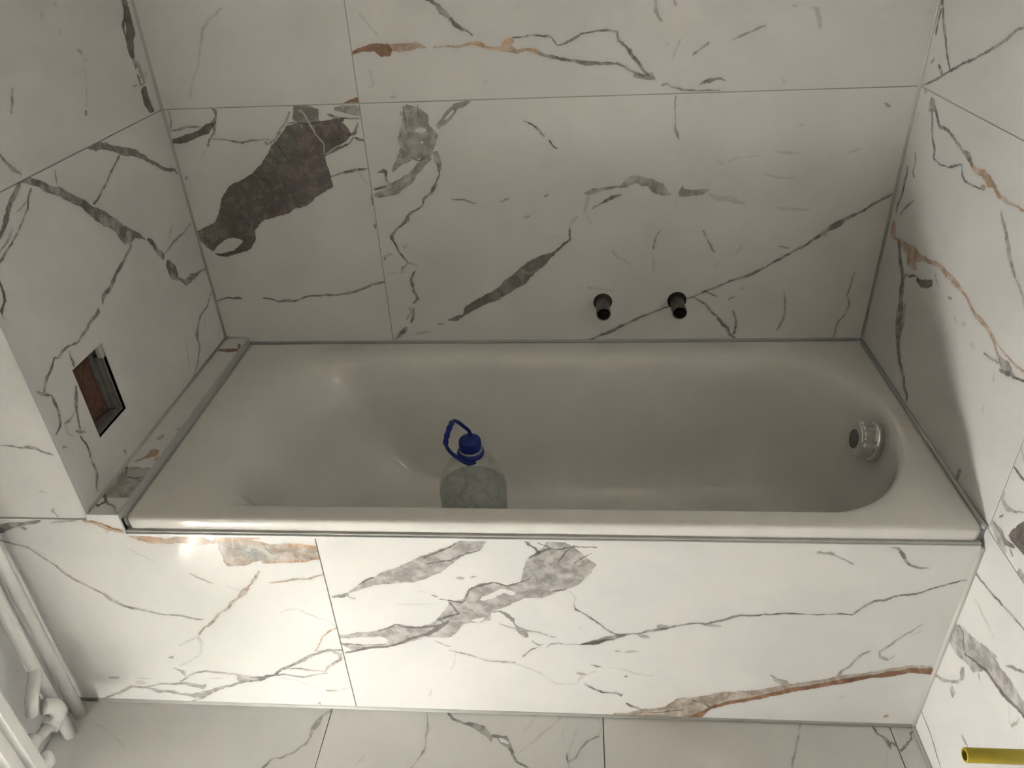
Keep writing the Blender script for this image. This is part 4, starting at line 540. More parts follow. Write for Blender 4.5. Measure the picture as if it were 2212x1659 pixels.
def simple(name, col, rough=0.5, metal=0.0, noise=0.0, scale=30.0, spec=0.5, bump=0.0):
    m, nt, b = new_mat(name)
    b.inputs['Roughness'].default_value = rough; b.inputs['Metallic'].default_value = metal
    b.inputs['Specular IOR Level'].default_value = spec
    b.inputs['Base Color'].default_value = (*col, 1)
    if noise > 0 or bump > 0:
        tc = nt.nodes.new('ShaderNodeTexCoord')
        n = nt.nodes.new('ShaderNodeTexNoise'); n.inputs['Scale'].default_value = scale; n.inputs['Detail'].default_value = 5
        nt.links.new(tc.outputs['Object'], n.inputs['Vector'])
        if noise > 0:
            mx = nt.nodes.new('ShaderNodeMix'); mx.data_type = 'RGBA'
            mx.inputs[6].default_value = (*[c * (1 - noise) for c in col], 1)
            mx.inputs[7].default_value = (*[min(1, c * (1 + noise)) for c in col], 1)
            nt.links.new(n.outputs[0], mx.inputs[0]); nt.links.new(mx.outputs[2], b.inputs['Base Color'])
        if bump > 0:
            bp = nt.nodes.new('ShaderNodeBump'); bp.inputs['Strength'].default_value = 1; bp.inputs['Distance'].default_value = bump
            nt.links.new(n.outputs[0], bp.inputs['Height']); nt.links.new(bp.outputs[0], b.inputs['Normal'])
    return m

# pigment: colour, opacity, edge softness (m), halo opacity, has inner grain
PIG = {
 'f': ((0.44, 0.43, 0.42), 0.50, 0.0065, 0.00, 0),
 'm': ((0.36, 0.335, 0.315), 0.85, 0.0018, 0.10, 1),
 't': ((0.44, 0.35, 0.27), 0.90, 0.0020, 0.10, 1),
 'o': ((0.55, 0.36, 0.22), 0.85, 0.0022, 0.12, 1),
 'g': ((0.215, 0.20, 0.19), 0.92, 0.0016, 0.12, 1),
 'g2': ((0.25, 0.24, 0.215), 0.92, 0.0018, 0.12, 1),
 'p': ((0.185, 0.150, 0.142), 0.95, 0.0018, 0.12, 1),
 'q': ((0.25, 0.245, 0.205), 0.80, 0.0060, 0.00, 1),
 'q2': ((0.48, 0.49, 0.46), 0.80, 0.0060, 0.00, 1),
 'b': ((0.30, 0.155, 0.085), 0.90, 0.0022, 0.10, 1),
 'k': ((0.10, 0.09, 0.085), 0.70, 0.0012, 0.00, 0),
 'v': ((0.70, 0.68, 0.66), 0.55, 0.0014, 0.00, 0),
 'w': ((0.80, 0.79, 0.775), 0.95, 0.0018, 0.00, 0),
}
ORDER = ['f', 'm', 't', 'o', 'g', 'g2', 'p', 'q', 'q2', 'b', 'k', 'v', 'w']

def marble(name, veins, rough=0.10, tint=(1, 1, 1)):
    m, nt, b = new_mat(name)
    N, Lk = nt.nodes, nt.links
    b.inputs['Roughness'].default_value = rough
    b.inputs['Specular IOR Level'].default_value = 0.27
    uvn = N.new('ShaderNodeUVMap'); uvn.uv_map = 'plane'
    P0 = uvn.outputs[0]
    cl = N.new('ShaderNodeTexNoise'); cl.inputs['Scale'].default_value = 5.0; cl.inputs['Detail'].default_value = 3; cl.inputs['Distortion'].default_value = 0.8
    Lk.new(P0, cl.inputs['Vector'])
    rmp = N.new('ShaderNodeValToRGB')
    e = rmp.color_ramp.elements
    e[0].position = 0.30; e[0].color = (0.755 * tint[0], 0.757 * tint[1], 0.752 * tint[2], 1)
    e[1].position = 0.62; e[1].color = (0.805 * tint[0], 0.797 * tint[1], 0.782 * tint[2], 1)
    Lk.new(cl.outputs[0], rmp.inputs[0])
    col = rmp.outputs[0]
    if veins:
        def noise_vec(scale, detail, amp):
            n = N.new('ShaderNodeTexNoise'); n.inputs['Scale'].default_value = scale; n.inputs['Detail'].default_value = detail
            Lk.new(P0, n.inputs['Vector'])
            s = N.new('ShaderNodeVectorMath'); s.operation = 'SUBTRACT'; s.inputs[1].default_value = (0.5, 0.5, 0.5)
            Lk.new(n.outputs['Color'], s.inputs[0])
            k = N.new('ShaderNodeVectorMath'); k.operation = 'SCALE'; k.inputs['Scale'].default_value = amp
            Lk.new(s.outputs[0], k.inputs[0])
            return n, k.outputs[0]
        n1, v1 = noise_vec(28.0, 2, 0.010)
        n2, v2 = noise_vec(150.0, 3, 0.0040)
        a1 = N.new('ShaderNodeVectorMath'); a1.operation = 'ADD'; Lk.new(P0, a1.inputs[0]); Lk.new(v1, a1.inputs[1])
        a2 = N.new('ShaderNodeVectorMath'); a2.operation = 'ADD'; Lk.new(a1.outputs[0], a2.inputs[0]); Lk.new(v2, a2.inputs[1])
        PW = a2.outputs[0]
        jit = N.new('ShaderNodeMath'); jit.operation = 'MULTIPLY_ADD'
        jn = N.new('ShaderNodeTexNoise'); jn.inputs['Scale'].default_value = 70.0; jn.inputs['Detail'].default_value = 3
        Lk.new(P0, jn.inputs['Vector'])
        Lk.new(jn.outputs[0], jit.inputs[0]); jit.inputs[1].default_value = 0.0045; jit.inputs[2].default_value = -0.0020
        fn_ = N.new('ShaderNodeTexNoise'); fn_.inputs['Scale'].default_value = 34.0; fn_.inputs['Detail'].default_value = 3
        Lk.new(P0, fn_.inputs['Vector'])
        fade = N.new('ShaderNodeMapRange'); fade.inputs[1].default_value = 0.36; fade.inputs[2].default_value = 0.56; fade.inputs[3].default_value = 0.50; fade.inputs[4].default_value = 1.0
        Lk.new(fn_.outputs[0], fade.inputs[0])
        classes = [c for c in ORDER if any(v[0] == c for v in veins)]
        grain = None
        if any(PIG[c][4] for c in classes):
            gn = N.new('ShaderNodeTexNoise'); gn.inputs['Scale'].default_value = 18.0; gn.inputs['Detail'].default_value = 6
            gn.inputs['Roughness'].default_value = 0.62; gn.inputs['Distortion'].default_value = 1.6
            Lk.new(PW, gn.inputs['Vector'])
            gr = N.new('ShaderNodeMapRange'); gr.inputs[1].default_value = 0.30; gr.inputs[2].default_value = 0.72
            Lk.new(gn.outputs[0], gr.inputs[0])
            d1 = N.new('ShaderNodeMath'); d1.operation = 'SUBTRACT'; d1.inputs[1].default_value = 0.5; Lk.new(gn.outputs[0], d1.inputs[0])
            d2 = N.new('ShaderNodeMath'); d2.operation = 'ABSOLUTE'; Lk.new(d1.outputs[0], d2.inputs[0])
            d3 = N.new('ShaderNodeMapRange'); d3.inputs[1].default_value = 0.0; d3.inputs[2].default_value = 0.020
            d3.inputs[3].default_value = 0.45; d3.inputs[4].default_value = 0.0
            Lk.new(d2.outputs[0], d3.inputs[0])
            d4 = N.new('ShaderNodeMath'); d4.operation = 'SUBTRACT'; d4.use_clamp = True
            Lk.new(gr.outputs[0], d4.inputs[0]); Lk.new(d3.outputs[0], d4.inputs[1])
            grain = d4.outputs[0]
        for c in classes:
            pc, op, soft, halo, gflag = PIG[c]
            F = None
            for (vc, ang, fl) in veins:
                if vc != c: continue
                ca, sa = math.cos(ang), math.sin(ang)
                ds = N.new('ShaderNodeVectorMath'); ds.operation = 'DOT_PRODUCT'; ds.inputs[1].default_value = (ca, sa, 0); Lk.new(PW, ds.inputs[0])
                dt = N.new('ShaderNodeVectorMath'); dt.operation = 'DOT_PRODUCT'; dt.inputs[1].default_value = (-sa, ca, 0); Lk.new(PW, dt.inputs[0])
                pts = [(fl[i] / 1e3, fl[i + 1] / 1e3, fl[i + 2] / 1e3) for i in range(0, len(fl), 3)]
                fc = N.new('ShaderNodeFloatCurve'); fw = N.new('ShaderNodeFloatCurve')
                cp = [(p[0], p[1]) for p in pts]
                wp = [(pts[0][0] - 0.004, -0.03)] + [(p[0], p[2]) for p in pts] + [(pts[-1][0] + 0.004, -0.03)]
                for nd, q in ((fc, cp), (fw, wp)):
                    mp = nd.mapping; mp.use_clip = False; mp.extend = 'HORIZONTAL'
                    cu = mp.curves[0]
                    while len(cu.points) < len(q): cu.points.new(0.5, 0.5)
                    for k, (x, y) in enumerate(q):
                        pt = cu.points[k]; pt.location = (x, y); pt.handle_type = 'VECTOR'
                    mp.update()
                    Lk.new(ds.outputs['Value'], nd.inputs['Value'])
                s1 = N.new('ShaderNodeMath'); s1.operation = 'SUBTRACT'; Lk.new(dt.outputs['Value'], s1.inputs[0]); Lk.new(fc.outputs[0], s1.inputs[1])
                s2 = N.new('ShaderNodeMath'); s2.operation = 'ABSOLUTE'; Lk.new(s1.outputs[0], s2.inputs[0])
                s3 = N.new('ShaderNodeMath'); s3.operation = 'SUBTRACT'; Lk.new(fw.outputs[0], s3.inputs[0]); Lk.new(s2.outputs[0], s3.inputs[1])
                if F is None: F = s3.outputs[0]
                else:
                    mx = N.new('ShaderNodeMath'); mx.operation = 'MAXIMUM'; Lk.new(F, mx.inputs[0]); Lk.new(s3.outputs[0], mx.inputs[1]); F = mx.outputs[0]
            if halo > 0:
                hr = N.new('ShaderNodeMapRange'); hr.interpolation_type = 'SMOOTHSTEP'
                hr.inputs[1].default_value = -0.011; hr.inputs[2].default_value = 0.001; hr.inputs[3].default_value = 0; hr.inputs[4].default_value = halo
                Lk.new(F, hr.inputs[0])
                hm = N.new('ShaderNodeMix'); hm.data_type = 'RGBA'; Lk.new(hr.outputs[0], hm.inputs[0]); Lk.new(col, hm.inputs[6])
                hm.inputs[7].default_value = (0.42, 0.43, 0.43, 1); col = hm.outputs[2]
            ja = N.new('ShaderNodeMath'); ja.operation = 'ADD'; Lk.new(F, ja.inputs[0]); Lk.new(jit.outputs[0], ja.inputs[1])
            mr = N.new('ShaderNodeMapRange'); mr.interpolation_type = 'SMOOTHSTEP'
            mr.inputs[1].default_value = -soft * 0.5; mr.inputs[2].default_value = soft * 0.5; mr.inputs[3].default_value = 0; mr.inputs[4].default_value = op
            Lk.new(ja.outputs[0], mr.inputs[0])
            msk = mr.outputs[0]
            if c in ('f', 'm', 'g', 'o', 't'):
                fm = N.new('ShaderNodeMath'); fm.operation = 'MULTIPLY'; Lk.new(msk, fm.inputs[0]); Lk.new(fade.outputs[0], fm.inputs[1]); msk = fm.outputs[0]
            mm = N.new('ShaderNodeMix'); mm.data_type = 'RGBA'
            if gflag:
                gm = N.new('ShaderNodeMix'); gm.data_type = 'RGBA'; Lk.new(grain, gm.inputs[0])
                gm.inputs[6].default_value = (*[x * 0.50 for x in pc], 1); gm.inputs[7].default_value = (*[min(0.8, x * 1.45) for x in pc], 1)
                Lk.new(gm.outputs[2], mm.inputs[7])
            else:
                mm.inputs[7].default_value = (*pc, 1)
            Lk.new(msk, mm.inputs[0]); Lk.new(col, mm.inputs[6])
            col = mm.outputs[2]
    Lk.new(col, b.inputs['Base Color'])
    return m

M_GROUT = simple('grout', (0.42, 0.42, 0.40), 0.8, noise=0.12, scale=80)
M_DGROUT = simple('floor_grout', (0.17, 0.17, 0.155), 0.85, noise=0.15, scale=80)
M_SEAL = simple('sealant_grey', (0.50, 0.51, 0.485), 0.45, noise=0.05, scale=20)
M_TRIM = simple('white_metal_trim', (0.74, 0.75, 0.75), 0.28, noise=0.03, scale=12)
M_TRIMG = simple('grey_metal_trim', (0.58, 0.60, 0.60), 0.30, noise=0.03, scale=15)
M_TUB = simple('bath_enamel', (0.81, 0.80, 0.775), 0.09, noise=0.012, scale=3)
M_CHROME = simple('chrome', (0.80, 0.80, 0.80), 0.04, metal=1.0, noise=0.02, scale=20)
M_KNOB = simple('knob_grey', (0.12, 0.125, 0.125), 0.35, noise=0.05, scale=40)
M_BLUE = simple('blue_plastic', (0.004, 0.020, 0.20), 0.42, noise=0.15, scale=60)
M_PIPE = simple('tarnished_pipe', (0.15, 0.14, 0.125), 0.33, metal=0.75, noise=0.85, scale=95, bump=0.0006)
M_DARK = simple('recess_shade', (0.006, 0.006, 0.006), 0.8, noise=0.2, scale=50)  # near-black colour that stands in for the shade inside recesses
M_HOLE = simple('rough_hole', (0.085, 0.060, 0.045), 0.9, noise=0.5, scale=60, bump=0.002)
M_WHITE = simple('white_gloss_paint', (0.80, 0.80, 0.79), 0.22, noise=0.02, scale=10)
M_WALLP = simple('wall_plaster', (0.60, 0.52, 0.42), 0.7, noise=0.02, scale=6)
M_WALLW = simple('white_wall_paint', (0.74, 0.74, 0.73), 0.5, noise=0.02, scale=6)
M_CEIL = simple('ceiling_paint', (0.80, 0.72, 0.60), 0.7, noise=0.02, scale=6)
M_BRICK = simple('brick_face', (0.135, 0.068, 0.045), 0.9, noise=0.75, scale=75, bump=0.005)
M_MORTAR = simple('grey_mortar', (0.155, 0.148, 0.135), 0.9, noise=0.35, scale=70, bump=0.003)
M_PLASTER = simple('white_plaster_chip', (0.62, 0.61, 0.58), 0.8, noise=0.1, scale=80)
M_YELLOW = simple('yellow_plastic', (0.47, 0.38, 0.03), 0.45, noise=0.18, scale=35)
M_BLACK = simple('black_rubber', (0.02, 0.02, 0.02), 0.6, noise=0.2, scale=40)
M_DOOR = simple('door_paint', (0.30, 0.25, 0.20), 0.35, noise=0.03, scale=5)
M_GLASS, _nt, _b = new_mat('added_window_glass')
_t = _nt.nodes.new('ShaderNodeBsdfTransparent'); _g = _nt.nodes.new('ShaderNodeBsdfGlossy'); _g.inputs['Roughness'].default_value = 0.02
_x = _nt.nodes.new('ShaderNodeMixShader'); _x.inputs[0].default_value = 0.07
_nt.links.new(_t.outputs[0], _x.inputs[1]); _nt.links.new(_g.outputs[0], _x.inputs[2])
_nt.links.new(_x.outputs[0], _nt.nodes['Material Output'].inputs[0])

def clear_plastic(name, tint, body, fac):
    m, nt, b = new_mat(name)
    N, Lk = nt.nodes, nt.links
    b.inputs['Base Color'].default_value = (*body, 1); b.inputs['Roughness'].default_value = 0.12
    t = N.new('ShaderNodeBsdfTransparent'); t.inputs[0].default_value = (*tint, 1)
    lw = N.new('ShaderNodeLayerWeight'); lw.inputs[0].default_value = 0.35
    tc = N.new('ShaderNodeTexCoord'); n = N.new('ShaderNodeTexNoise'); n.inputs['Scale'].default_value = 26; n.inputs['Detail'].default_value = 4; n.inputs['Distortion'].default_value = 2
    Lk.new(tc.outputs['Object'], n.inputs['Vector'])
    r = N.new('ShaderNodeMapRange'); r.inputs[1].default_value = 0.42; r.inputs[2].default_value = 0.70; r.inputs[3].default_value = fac * 0.5; r.inputs[4].default_value = fac * 1.5
    Lk.new(n.outputs[0], r.inputs[0])
    a = N.new('ShaderNodeMath'); a.operation = 'MULTIPLY_ADD'; a.use_clamp = True; a.inputs[1].default_value = 0.30
    Lk.new(lw.outputs['Facing'], a.inputs[0]); Lk.new(r.outputs[0], a.inputs[2])
    x = N.new('ShaderNodeMixShader'); Lk.new(a.outputs[0], x.inputs[0]); Lk.new(t.outputs[0], x.inputs[1]); Lk.new(b.outputs[0], x.inputs[2])
    bp = N.new('ShaderNodeBump'); bp.inputs['Distance'].default_value = 0.004; bp.inputs['Strength'].default_value = 0.6
    Lk.new(n.outputs[0], bp.inputs['Height']); Lk.new(bp.outputs[0], b.inputs['Normal'])
    Lk.new(x.outputs[0], N['Material Output'].inputs[0])
    return m
M_PET = clear_plastic('clear_bottle_plastic', (0.985, 0.99, 0.988), (0.64, 0.68, 0.65), 0.15)
M_WATER = clear_plastic('bottle_water', (0.94, 0.96, 0.95), (0.50, 0.56, 0.53), 0.20)

# ------------------------------------------------------------------ mesh helpers
def obj(name, me, mat=None, parent=None, smooth=False):
    o = bpy.data.objects.new(name, me); COL.objects.link(o)
    if mat is not None and not me.materials: me.materials.append(mat)
    if parent is not None: o.parent = parent
    if smooth:
        for p in me.polygons: p.use_smooth = True
    return o
def mesh(name, verts, faces):
    me = bpy.data.meshes.new(name); me.from_pydata([tuple(v) for v in verts], [], faces); me.update()
    return me
def fix(me):
    bm = bmesh.new(); bm.from_mesh(me); bmesh.ops.recalc_face_normals(bm, faces=bm.faces); bm.to_mesh(me); bm.free(); return me
def box_me(name, a, b, bev=0.0):
    x0, y0, z0 = a; x1, y1, z1 = b
    v = [(x0,y0,z0),(x1,y0,z0),(x1,y1,z0),(x0,y1,z0),(x0,y0,z1),(x1,y0,z1),(x1,y1,z1),(x0,y1,z1)]
    f = [(0,3,2,1),(4,5,6,7),(0,1,5,4),(1,2,6,5),(2,3,7,6),(3,0,4,7)]
    me = mesh(name, v, f)
    if bev > 0:
        bm = bmesh.new(); bm.from_mesh(me); bmesh.ops.bevel(bm, geom=bm.edges[:], offset=bev, segments=2, affect='EDGES', profile=0.6); bm.to_mesh(me); bm.free()
    return me
def box(name, a, b, mat, parent=None, bev=0.0):
    return obj(name, box_me(name, a, b, bev), mat, parent)
def boxes(name, lst, mat, parent=None):
    bm = bmesh.new()
    for a, b in lst:
        t = box_me('t', a, b); bm.from_mesh(t); bpy.data.meshes.remove(t)
    me = bpy.data.meshes.new(name); bm.to_mesh(me); bm.free()
    return obj(name, me, mat, parent)
def lathe_me(name, prof, seg=48, center=(0,0,0), axis='Z', cap=True):
    v = []; f = []
    for (r, h) in prof:
        for k in range(seg):
            a = 2 * math.pi * k / seg
            c = (r * math.cos(a), r * math.sin(a), h)
            if axis == 'Y': c = (c[0], c[2], c[1])
            if axis == 'X': c = (c[2], c[0], c[1])
            v.append((c[0] + center[0], c[1] + center[1], c[2] + center[2]))
    n = len(prof)
    for i in range(n - 1):
        for k in range(seg):
            k2 = (k + 1) % seg
            f.append((i*seg+k, i*seg+k2, (i+1)*seg+k2, (i+1)*seg+k))
    if cap:
        f.append(tuple(reversed(range(seg)))); f.append(tuple(range((n-1)*seg, n*seg)))
    return fix(mesh(name, v, f))
def lathe(name, prof, mat, parent=None, seg=48, center=(0,0,0), axis='Z', cap=True, smooth=True):
    return obj(name, lathe_me(name, prof, seg, center, axis, cap), mat, parent, smooth)
def smooth_path(pts, sub=6):
    P = [Vector(p) for p in pts]; out = []
    for i in range(len(P) - 1):
        p0 = P[max(i-1,0)]; p1 = P[i]; p2 = P[i+1]; p3 = P[min(i+2,len(P)-1)]
        for k in range(sub):
            t = k / sub
            out.append(0.5*((2*p1)+(-p0+p2)*t+(2*p0-5*p1+4*p2-p3)*t*t+(-p0+3*p1-3*p2+p3)*t*t*t))
    out.append(P[-1]); return out
def tube_me(name, path, rad, seg=14, cap=True):
    P = [Vector(p) for p in path]; n = len(P)
    R = rad if isinstance(rad, (list, tuple)) else [rad] * n
    v = []; f = []; nrm = None
    for i in range(n):
        t = (P[min(i+1,n-1)] - P[max(i-1,0)]).normalized()
        if nrm is None:
            nrm = t.orthogonal().normalized()
        nrm = (nrm - t * nrm.dot(t)).normalized(); bi = t.cross(nrm)
        for k in range(seg):
            a = 2*math.pi*k/seg
            v.append(P[i] + R[i]*(math.cos(a)*nrm + math.sin(a)*bi))
    for i in range(n-1):
        for k in range(seg):
            k2=(k+1)%seg; f.append((i*seg+k,i*seg+k2,(i+1)*seg+k2,(i+1)*seg+k))
    if cap: f.append(tuple(reversed(range(seg)))); f.append(tuple(range((n-1)*seg,n*seg)))
    return fix(mesh(name, v, f))
def tube(name, path, rad, mat, parent=None, seg=14, cap=True):
    return obj(name, tube_me(name, path, rad, seg, cap), mat, parent, True)
def tag(o, label=None, cat=None, kind=None, group=None):
    if label: o['label'] = label
    if cat: o['category'] = cat
    if kind: o['kind'] = kind
    if group: o['group'] = group
    return o
def empty(name, loc=(0,0,0)):
    o = bpy.data.objects.new(name, None); o.empty_display_size = 0.05; COL.objects.link(o)
    return o          # stays at the origin: children carry world coordinates

# ------------------------------------------------------------------ tiles
TH = 0.008
GAP = 0.0012
def plane_map(pl):
    return {
     'back':  lambda u, v, n: (u, -n, v),
     'left':  lambda u, v, n: (n, -u, v),
     'right': lambda u, v, n: (W - n, -u, v),
     'front': lambda u, v, n: (u, -D - n, v),
     'floor': lambda u, v, n: (u, v, n),
     'ledge': lambda u, v, n: (u, v, ZL + n),
    }[pl]
_mats = {}
def cell_mat(key, rough, veins, tint=(1, 1, 1)):
    ids = tuple(id(v) for v in veins)
    k = (key if veins else '', rough, ids, tint)
    if k not in _mats: _mats[k] = marble('marble_' + (key.lower() if veins else 'plain'), veins, rough, tint)
    return _mats[k]
def vein_pts(v):
    cl, ang, fl = v
    ca, sa = math.cos(ang), math.sin(ang); out = []
    pts = [(fl[i]/1e3, fl[i+1]/1e3, fl[i+2]/1e3) for i in range(0, len(fl), 3)]
    for a, b in zip(pts, pts[1:]):
        n = max(1, int((b[0]-a[0]) / 0.008))
        for k in range(n + 1):
            t = k / n; s, c, w = (a[j] + (b[j]-a[j])*t for j in range(3))
            out.append((s*ca - c*sa, s*sa + c*ca, w))
    return out
VP = {k: [(v, vein_pts(v)) for v in vs] for k, vs in VEINS.items()}
def tile(parent, pl, u0, u1, v0, v1, key='', rough=0.045, skip=None, ucut=(), vcut=(), cell=0.17, th=TH, name='tile', tint=(1, 1, 1)):
    f = plane_map(pl)
    u0 += GAP; u1 -= GAP; v0 += GAP; v1 -= GAP
    def cuts(a, b, extra):
        n = max(1, round((b - a) / cell)) if key else 1
        c = sorted(set([a + (b-a)*i/n for i in range(n+1)] + [e for e in extra if a < e < b]))
        r = [c[0]]
        for x in c[1:]:
            if x - r[-1] > 0.012 or x in extra or x == c[-1]:
                r.append(x)
        return r
    U = cuts(u0, u1, ucut); V = cuts(v0, v1, vcut)
    verts = []; uvs = []; idx = {}
    def vid(u, v, n):
        k = (round(u, 5), round(v, 5), n)
        if k not in idx: idx[k] = len(verts); verts.append(f(u, v, n)); uvs.append((u, v))
        return idx[k]
    faces = []; fm = []; mats = []; edges = {}
    for i in range(len(U)-1):
        for j in range(len(V)-1):
            a, b, c, d = U[i], U[i+1], V[j], V[j+1]
            if skip and skip((a+b)/2, (c+d)/2): continue
            mg = 0.016
            vs = []
            for v, pts in VP.get(key, ()):
                for (pu, pv, w) in pts:
                    e = mg + w
                    if a-e < pu < b+e and c-e < pv < d+e: vs.append(v); break
            m = cell_mat(key, rough, vs, tint)
            if m not in mats: mats.append(m)
            q = [(a,c),(b,c),(b,d),(a,d)]
            faces.append(tuple(vid(x, y, 0.0) for x, y in q)); fm.append(mats.index(m))
            for k in range(4):
                e = (q[k], q[(k+1)%4]); r = (e[1], e[0])
                if r in edges: del edges[r]
                else: edges[e] = fm[-1]
    for (p, q), mi in edges.items():
        faces.append((vid(*p, 0.0), vid(*p, -th), vid(*q, -th), vid(*q, 0.0))); fm.append(mi)
    me = mesh(name, verts, faces)
    for m in mats: me.materials.append(m)
    ul = me.uv_layers.new(name='plane')
    for p in me.polygons:
        p.material_index = fm[p.index]
        for li in p.loop_indices: ul.data[li].uv = uvs[me.loops[li].vertex_index]
    fn = Vector(f(0, 0, 1)) - Vector(f(0, 0, 0))
    if me.polygons[0].normal.dot(fn) < 0: me.flip_normals()
    return obj(name, me, None, parent)
def bead(parent, path, r=0.004, mat=None, name='sealant'):
    return tube(name, path, r, mat or M_SEAL, parent, seg=8)

# ------------------------------------------------------------------ structure: shell
T0 = TH - 0.0012      # grout surface lies this far behind the tile face
wall_back = tag(box('wall_back', (XL - 0.10, T0 - 0.006, -0.05), (W + WT, 0.15, ZC), M_GROUT), kind='structure')
xr0, xr1 = W + T0 - 0.006, W + WT
wall_right = tag(boxes('wall_right', [((xr0, YB - 0.1, -0.05), (xr1, WY0, ZC)), ((xr0, WY1, -0.05), (xr1, 0.0, ZC)), ((xr0, WY0, -0.05), (xr1, WY1, WZ0)), ((xr0, WY0, WZ1), (xr1, WY1, ZC))], M_GROUT), kind='structure')
floor = tag(box('floor', (XL - 0.02, YB - 0.1, -0.08), (W + 0.02, -D + 0.02, -T0 + 0.004), M_DGROUT), kind='structure')
ceiling = tag(box('ceiling', (XL - 0.10, YB - 0.1, ZC), (W + WT, 0.15, ZC + 0.1), M_CEIL), kind='structure')
G = 0.0018
HY0, HY1, HZ0, HZ1 = 0.478, 0.583, 0.674, 0.830      # opening in the left alcove wall (u = -y)
cav = 0.055
wall_left = tag(boxes('wall_left', [
    ((XL, -D + G, -0.02), (-G, -HY1, ZC)), ((XL, -HY0, -0.02), (-G, 0.0, ZC)),
    ((XL, -HY1, -0.02), (-G, -HY0, HZ0)), ((XL, -HY1, HZ1), (-G, -HY0, ZC)),
    ((XL, -HY1, HZ0), (-cav, -HY0, HZ1))], M_GROUT), kind='structure')
# left wall of the room, behind the radiator
xo = XL - 0.10
wall_radiator = tag(box('wall_radiator', (xo, YB - 0.1, -0.05), (XL, -D + 0.10, ZC), M_WALLW), kind='structure')
DX0, DX1, DZ = 0.42, 1.22, 2.02
wall_behind = tag(boxes('wall_behind', [((xo, YB - 0.12, -0.05), (DX0, YB, ZC)), ((DX1, YB - 0.12, -0.05), (W + WT, YB, ZC)), ((DX0, YB - 0.12, DZ), (DX1, YB, ZC))], M_WALLP), kind='structure')
door = tag(box('door_1', (DX0, YB - 0.07, 0.0), (DX1, YB - 0.03, DZ), M_DOOR), kind='structure')
for (a, b) in (((DX0, YB - 0.02, 0.0), (DX0 + 0.06, YB + 0.012, DZ)), ((DX1 - 0.06, YB - 0.02, 0.0), (DX1, YB + 0.012, DZ)), ((DX0 + 0.06, YB - 0.02, DZ - 0.06), (DX1 - 0.06, YB + 0.012, DZ))):
    box('door_frame', a, b, M_WHITE, door, 0.003)
for z0, z1 in ((0.2, 0.9), (1.05, 1.8)):
    box('door_panel', (DX0 + 0.17, YB - 0.035, z0), (DX1 - 0.17, YB - 0.024, z1), M_DOOR, door, 0.004)
tube('door_handle', smooth_path([(DX1 - 0.11, YB - 0.03, 1.0), (DX1 - 0.11, YB + 0.03, 1.0), (DX1 - 0.13, YB + 0.035, 1.0), (DX1 - 0.23, YB + 0.035, 1.0)], 4), 0.009, M_CHROME, door)
window = tag(empty('added_window_1'), kind='structure')  # added out of view; its opening aims the sunbeam at the left wall
xg = W + 0.06
for a, b in (((xg-0.03, WY0, WZ0), (xg+0.03, WY0+0.03, WZ1)), ((xg-0.03, WY1-0.03, WZ0), (xg+0.03, WY1, WZ1)), ((xg-0.03, WY0+0.03, WZ0), (xg+0.03, WY1-0.03, WZ0+0.03)), ((xg-0.03, WY0+0.03, WZ1-0.03), (xg+0.03, WY1-0.03, WZ1))):
    box('added_window_frame', a, b, M_WHITE, window)
box('pane', (xg-0.002, WY0+0.03, WZ0+0.03), (xg+0.002, WY1-0.03, WZ1-0.03), M_GLASS, window)

# tiles on the walls, the panel, the ledge and the floor
for (a, b, c, d, k) in ((0, J, H2, 1.77, 'A1'), (J, W, H2, 1.77, 'B1'), (0, J, 0.53, H2, 'A2'), (J, W, 0.53, H2, 'B2'), (0, J, 1.77, 2.37, ''), (J, W, 1.77, 2.37, '')):
    tile(wall_back, 'back', a, b, c, d, k)
hs = lambda u, v: HY0 < u < HY1 and HZ0 < v < HZ1
tile(wall_left, 'left', 0, D, H2, 1.77, 'L1')
tile(wall_left, 'left', 0, D, ZL, H2, 'L2', skip=hs, ucut=(HY0, HY1), vcut=(HZ0, HZ1))
tile(wall_left, 'left', 0, D, 1.77, 2.37)
for (a, b, c, d, k) in ((0, 1.2, H2, 1.77, 'R1'), (0, YR, ZR, H2, 'R2'), (YR, YR + 1.2, ZR, H2, 'R3'), (0.60, 1.80, 0, ZR, 'R4'), (1.8, 2.44, 0, ZR, ''), (YR + 1.2, 2.44, ZR, H2, ''), (0, 1.2, 1.77, 2.37, '')):
    tile(wall_right, 'right', a, b, c, d, k)
ws = lambda u, v: -WY1 < u < -WY0 and WZ0 < v < WZ1
for c, d in ((H2, 1.77), (1.77, 2.37)):
    tile(wall_right, 'right', 1.2, 2.4, c, d, skip=ws, ucut=(-WY1, -WY0), vcut=(WZ0, WZ1))
FX = [XL, 0.382, 0.993, 1.6045, W]
for i in range(4):
    tile(floor, 'floor', FX[i], FX[i+1], -1.86, -D + 0.006, 'F%d' % i, rough=0.48, tint=(0.84, 0.83, 0.81))
    tile(floor, 'floor', FX[i], FX[i+1], YB, -1.86, '', rough=0.48, tint=(0.84, 0.83, 0.81))
ZF = 0.567
wall_front = tag(box('wall_front', (XL, -D + G, ZF), (-0.004, -D + 0.05, ZC), M_GROUT), kind='structure')
tile(wall_front, 'front', XL, -0.0045, ZF, H2, 'FS')
tile(wall_front, 'front', XL, -0.0045, H2, 1.77)
tile(wall_front, 'front', XL, -0.0045, 1.77, 2.37)

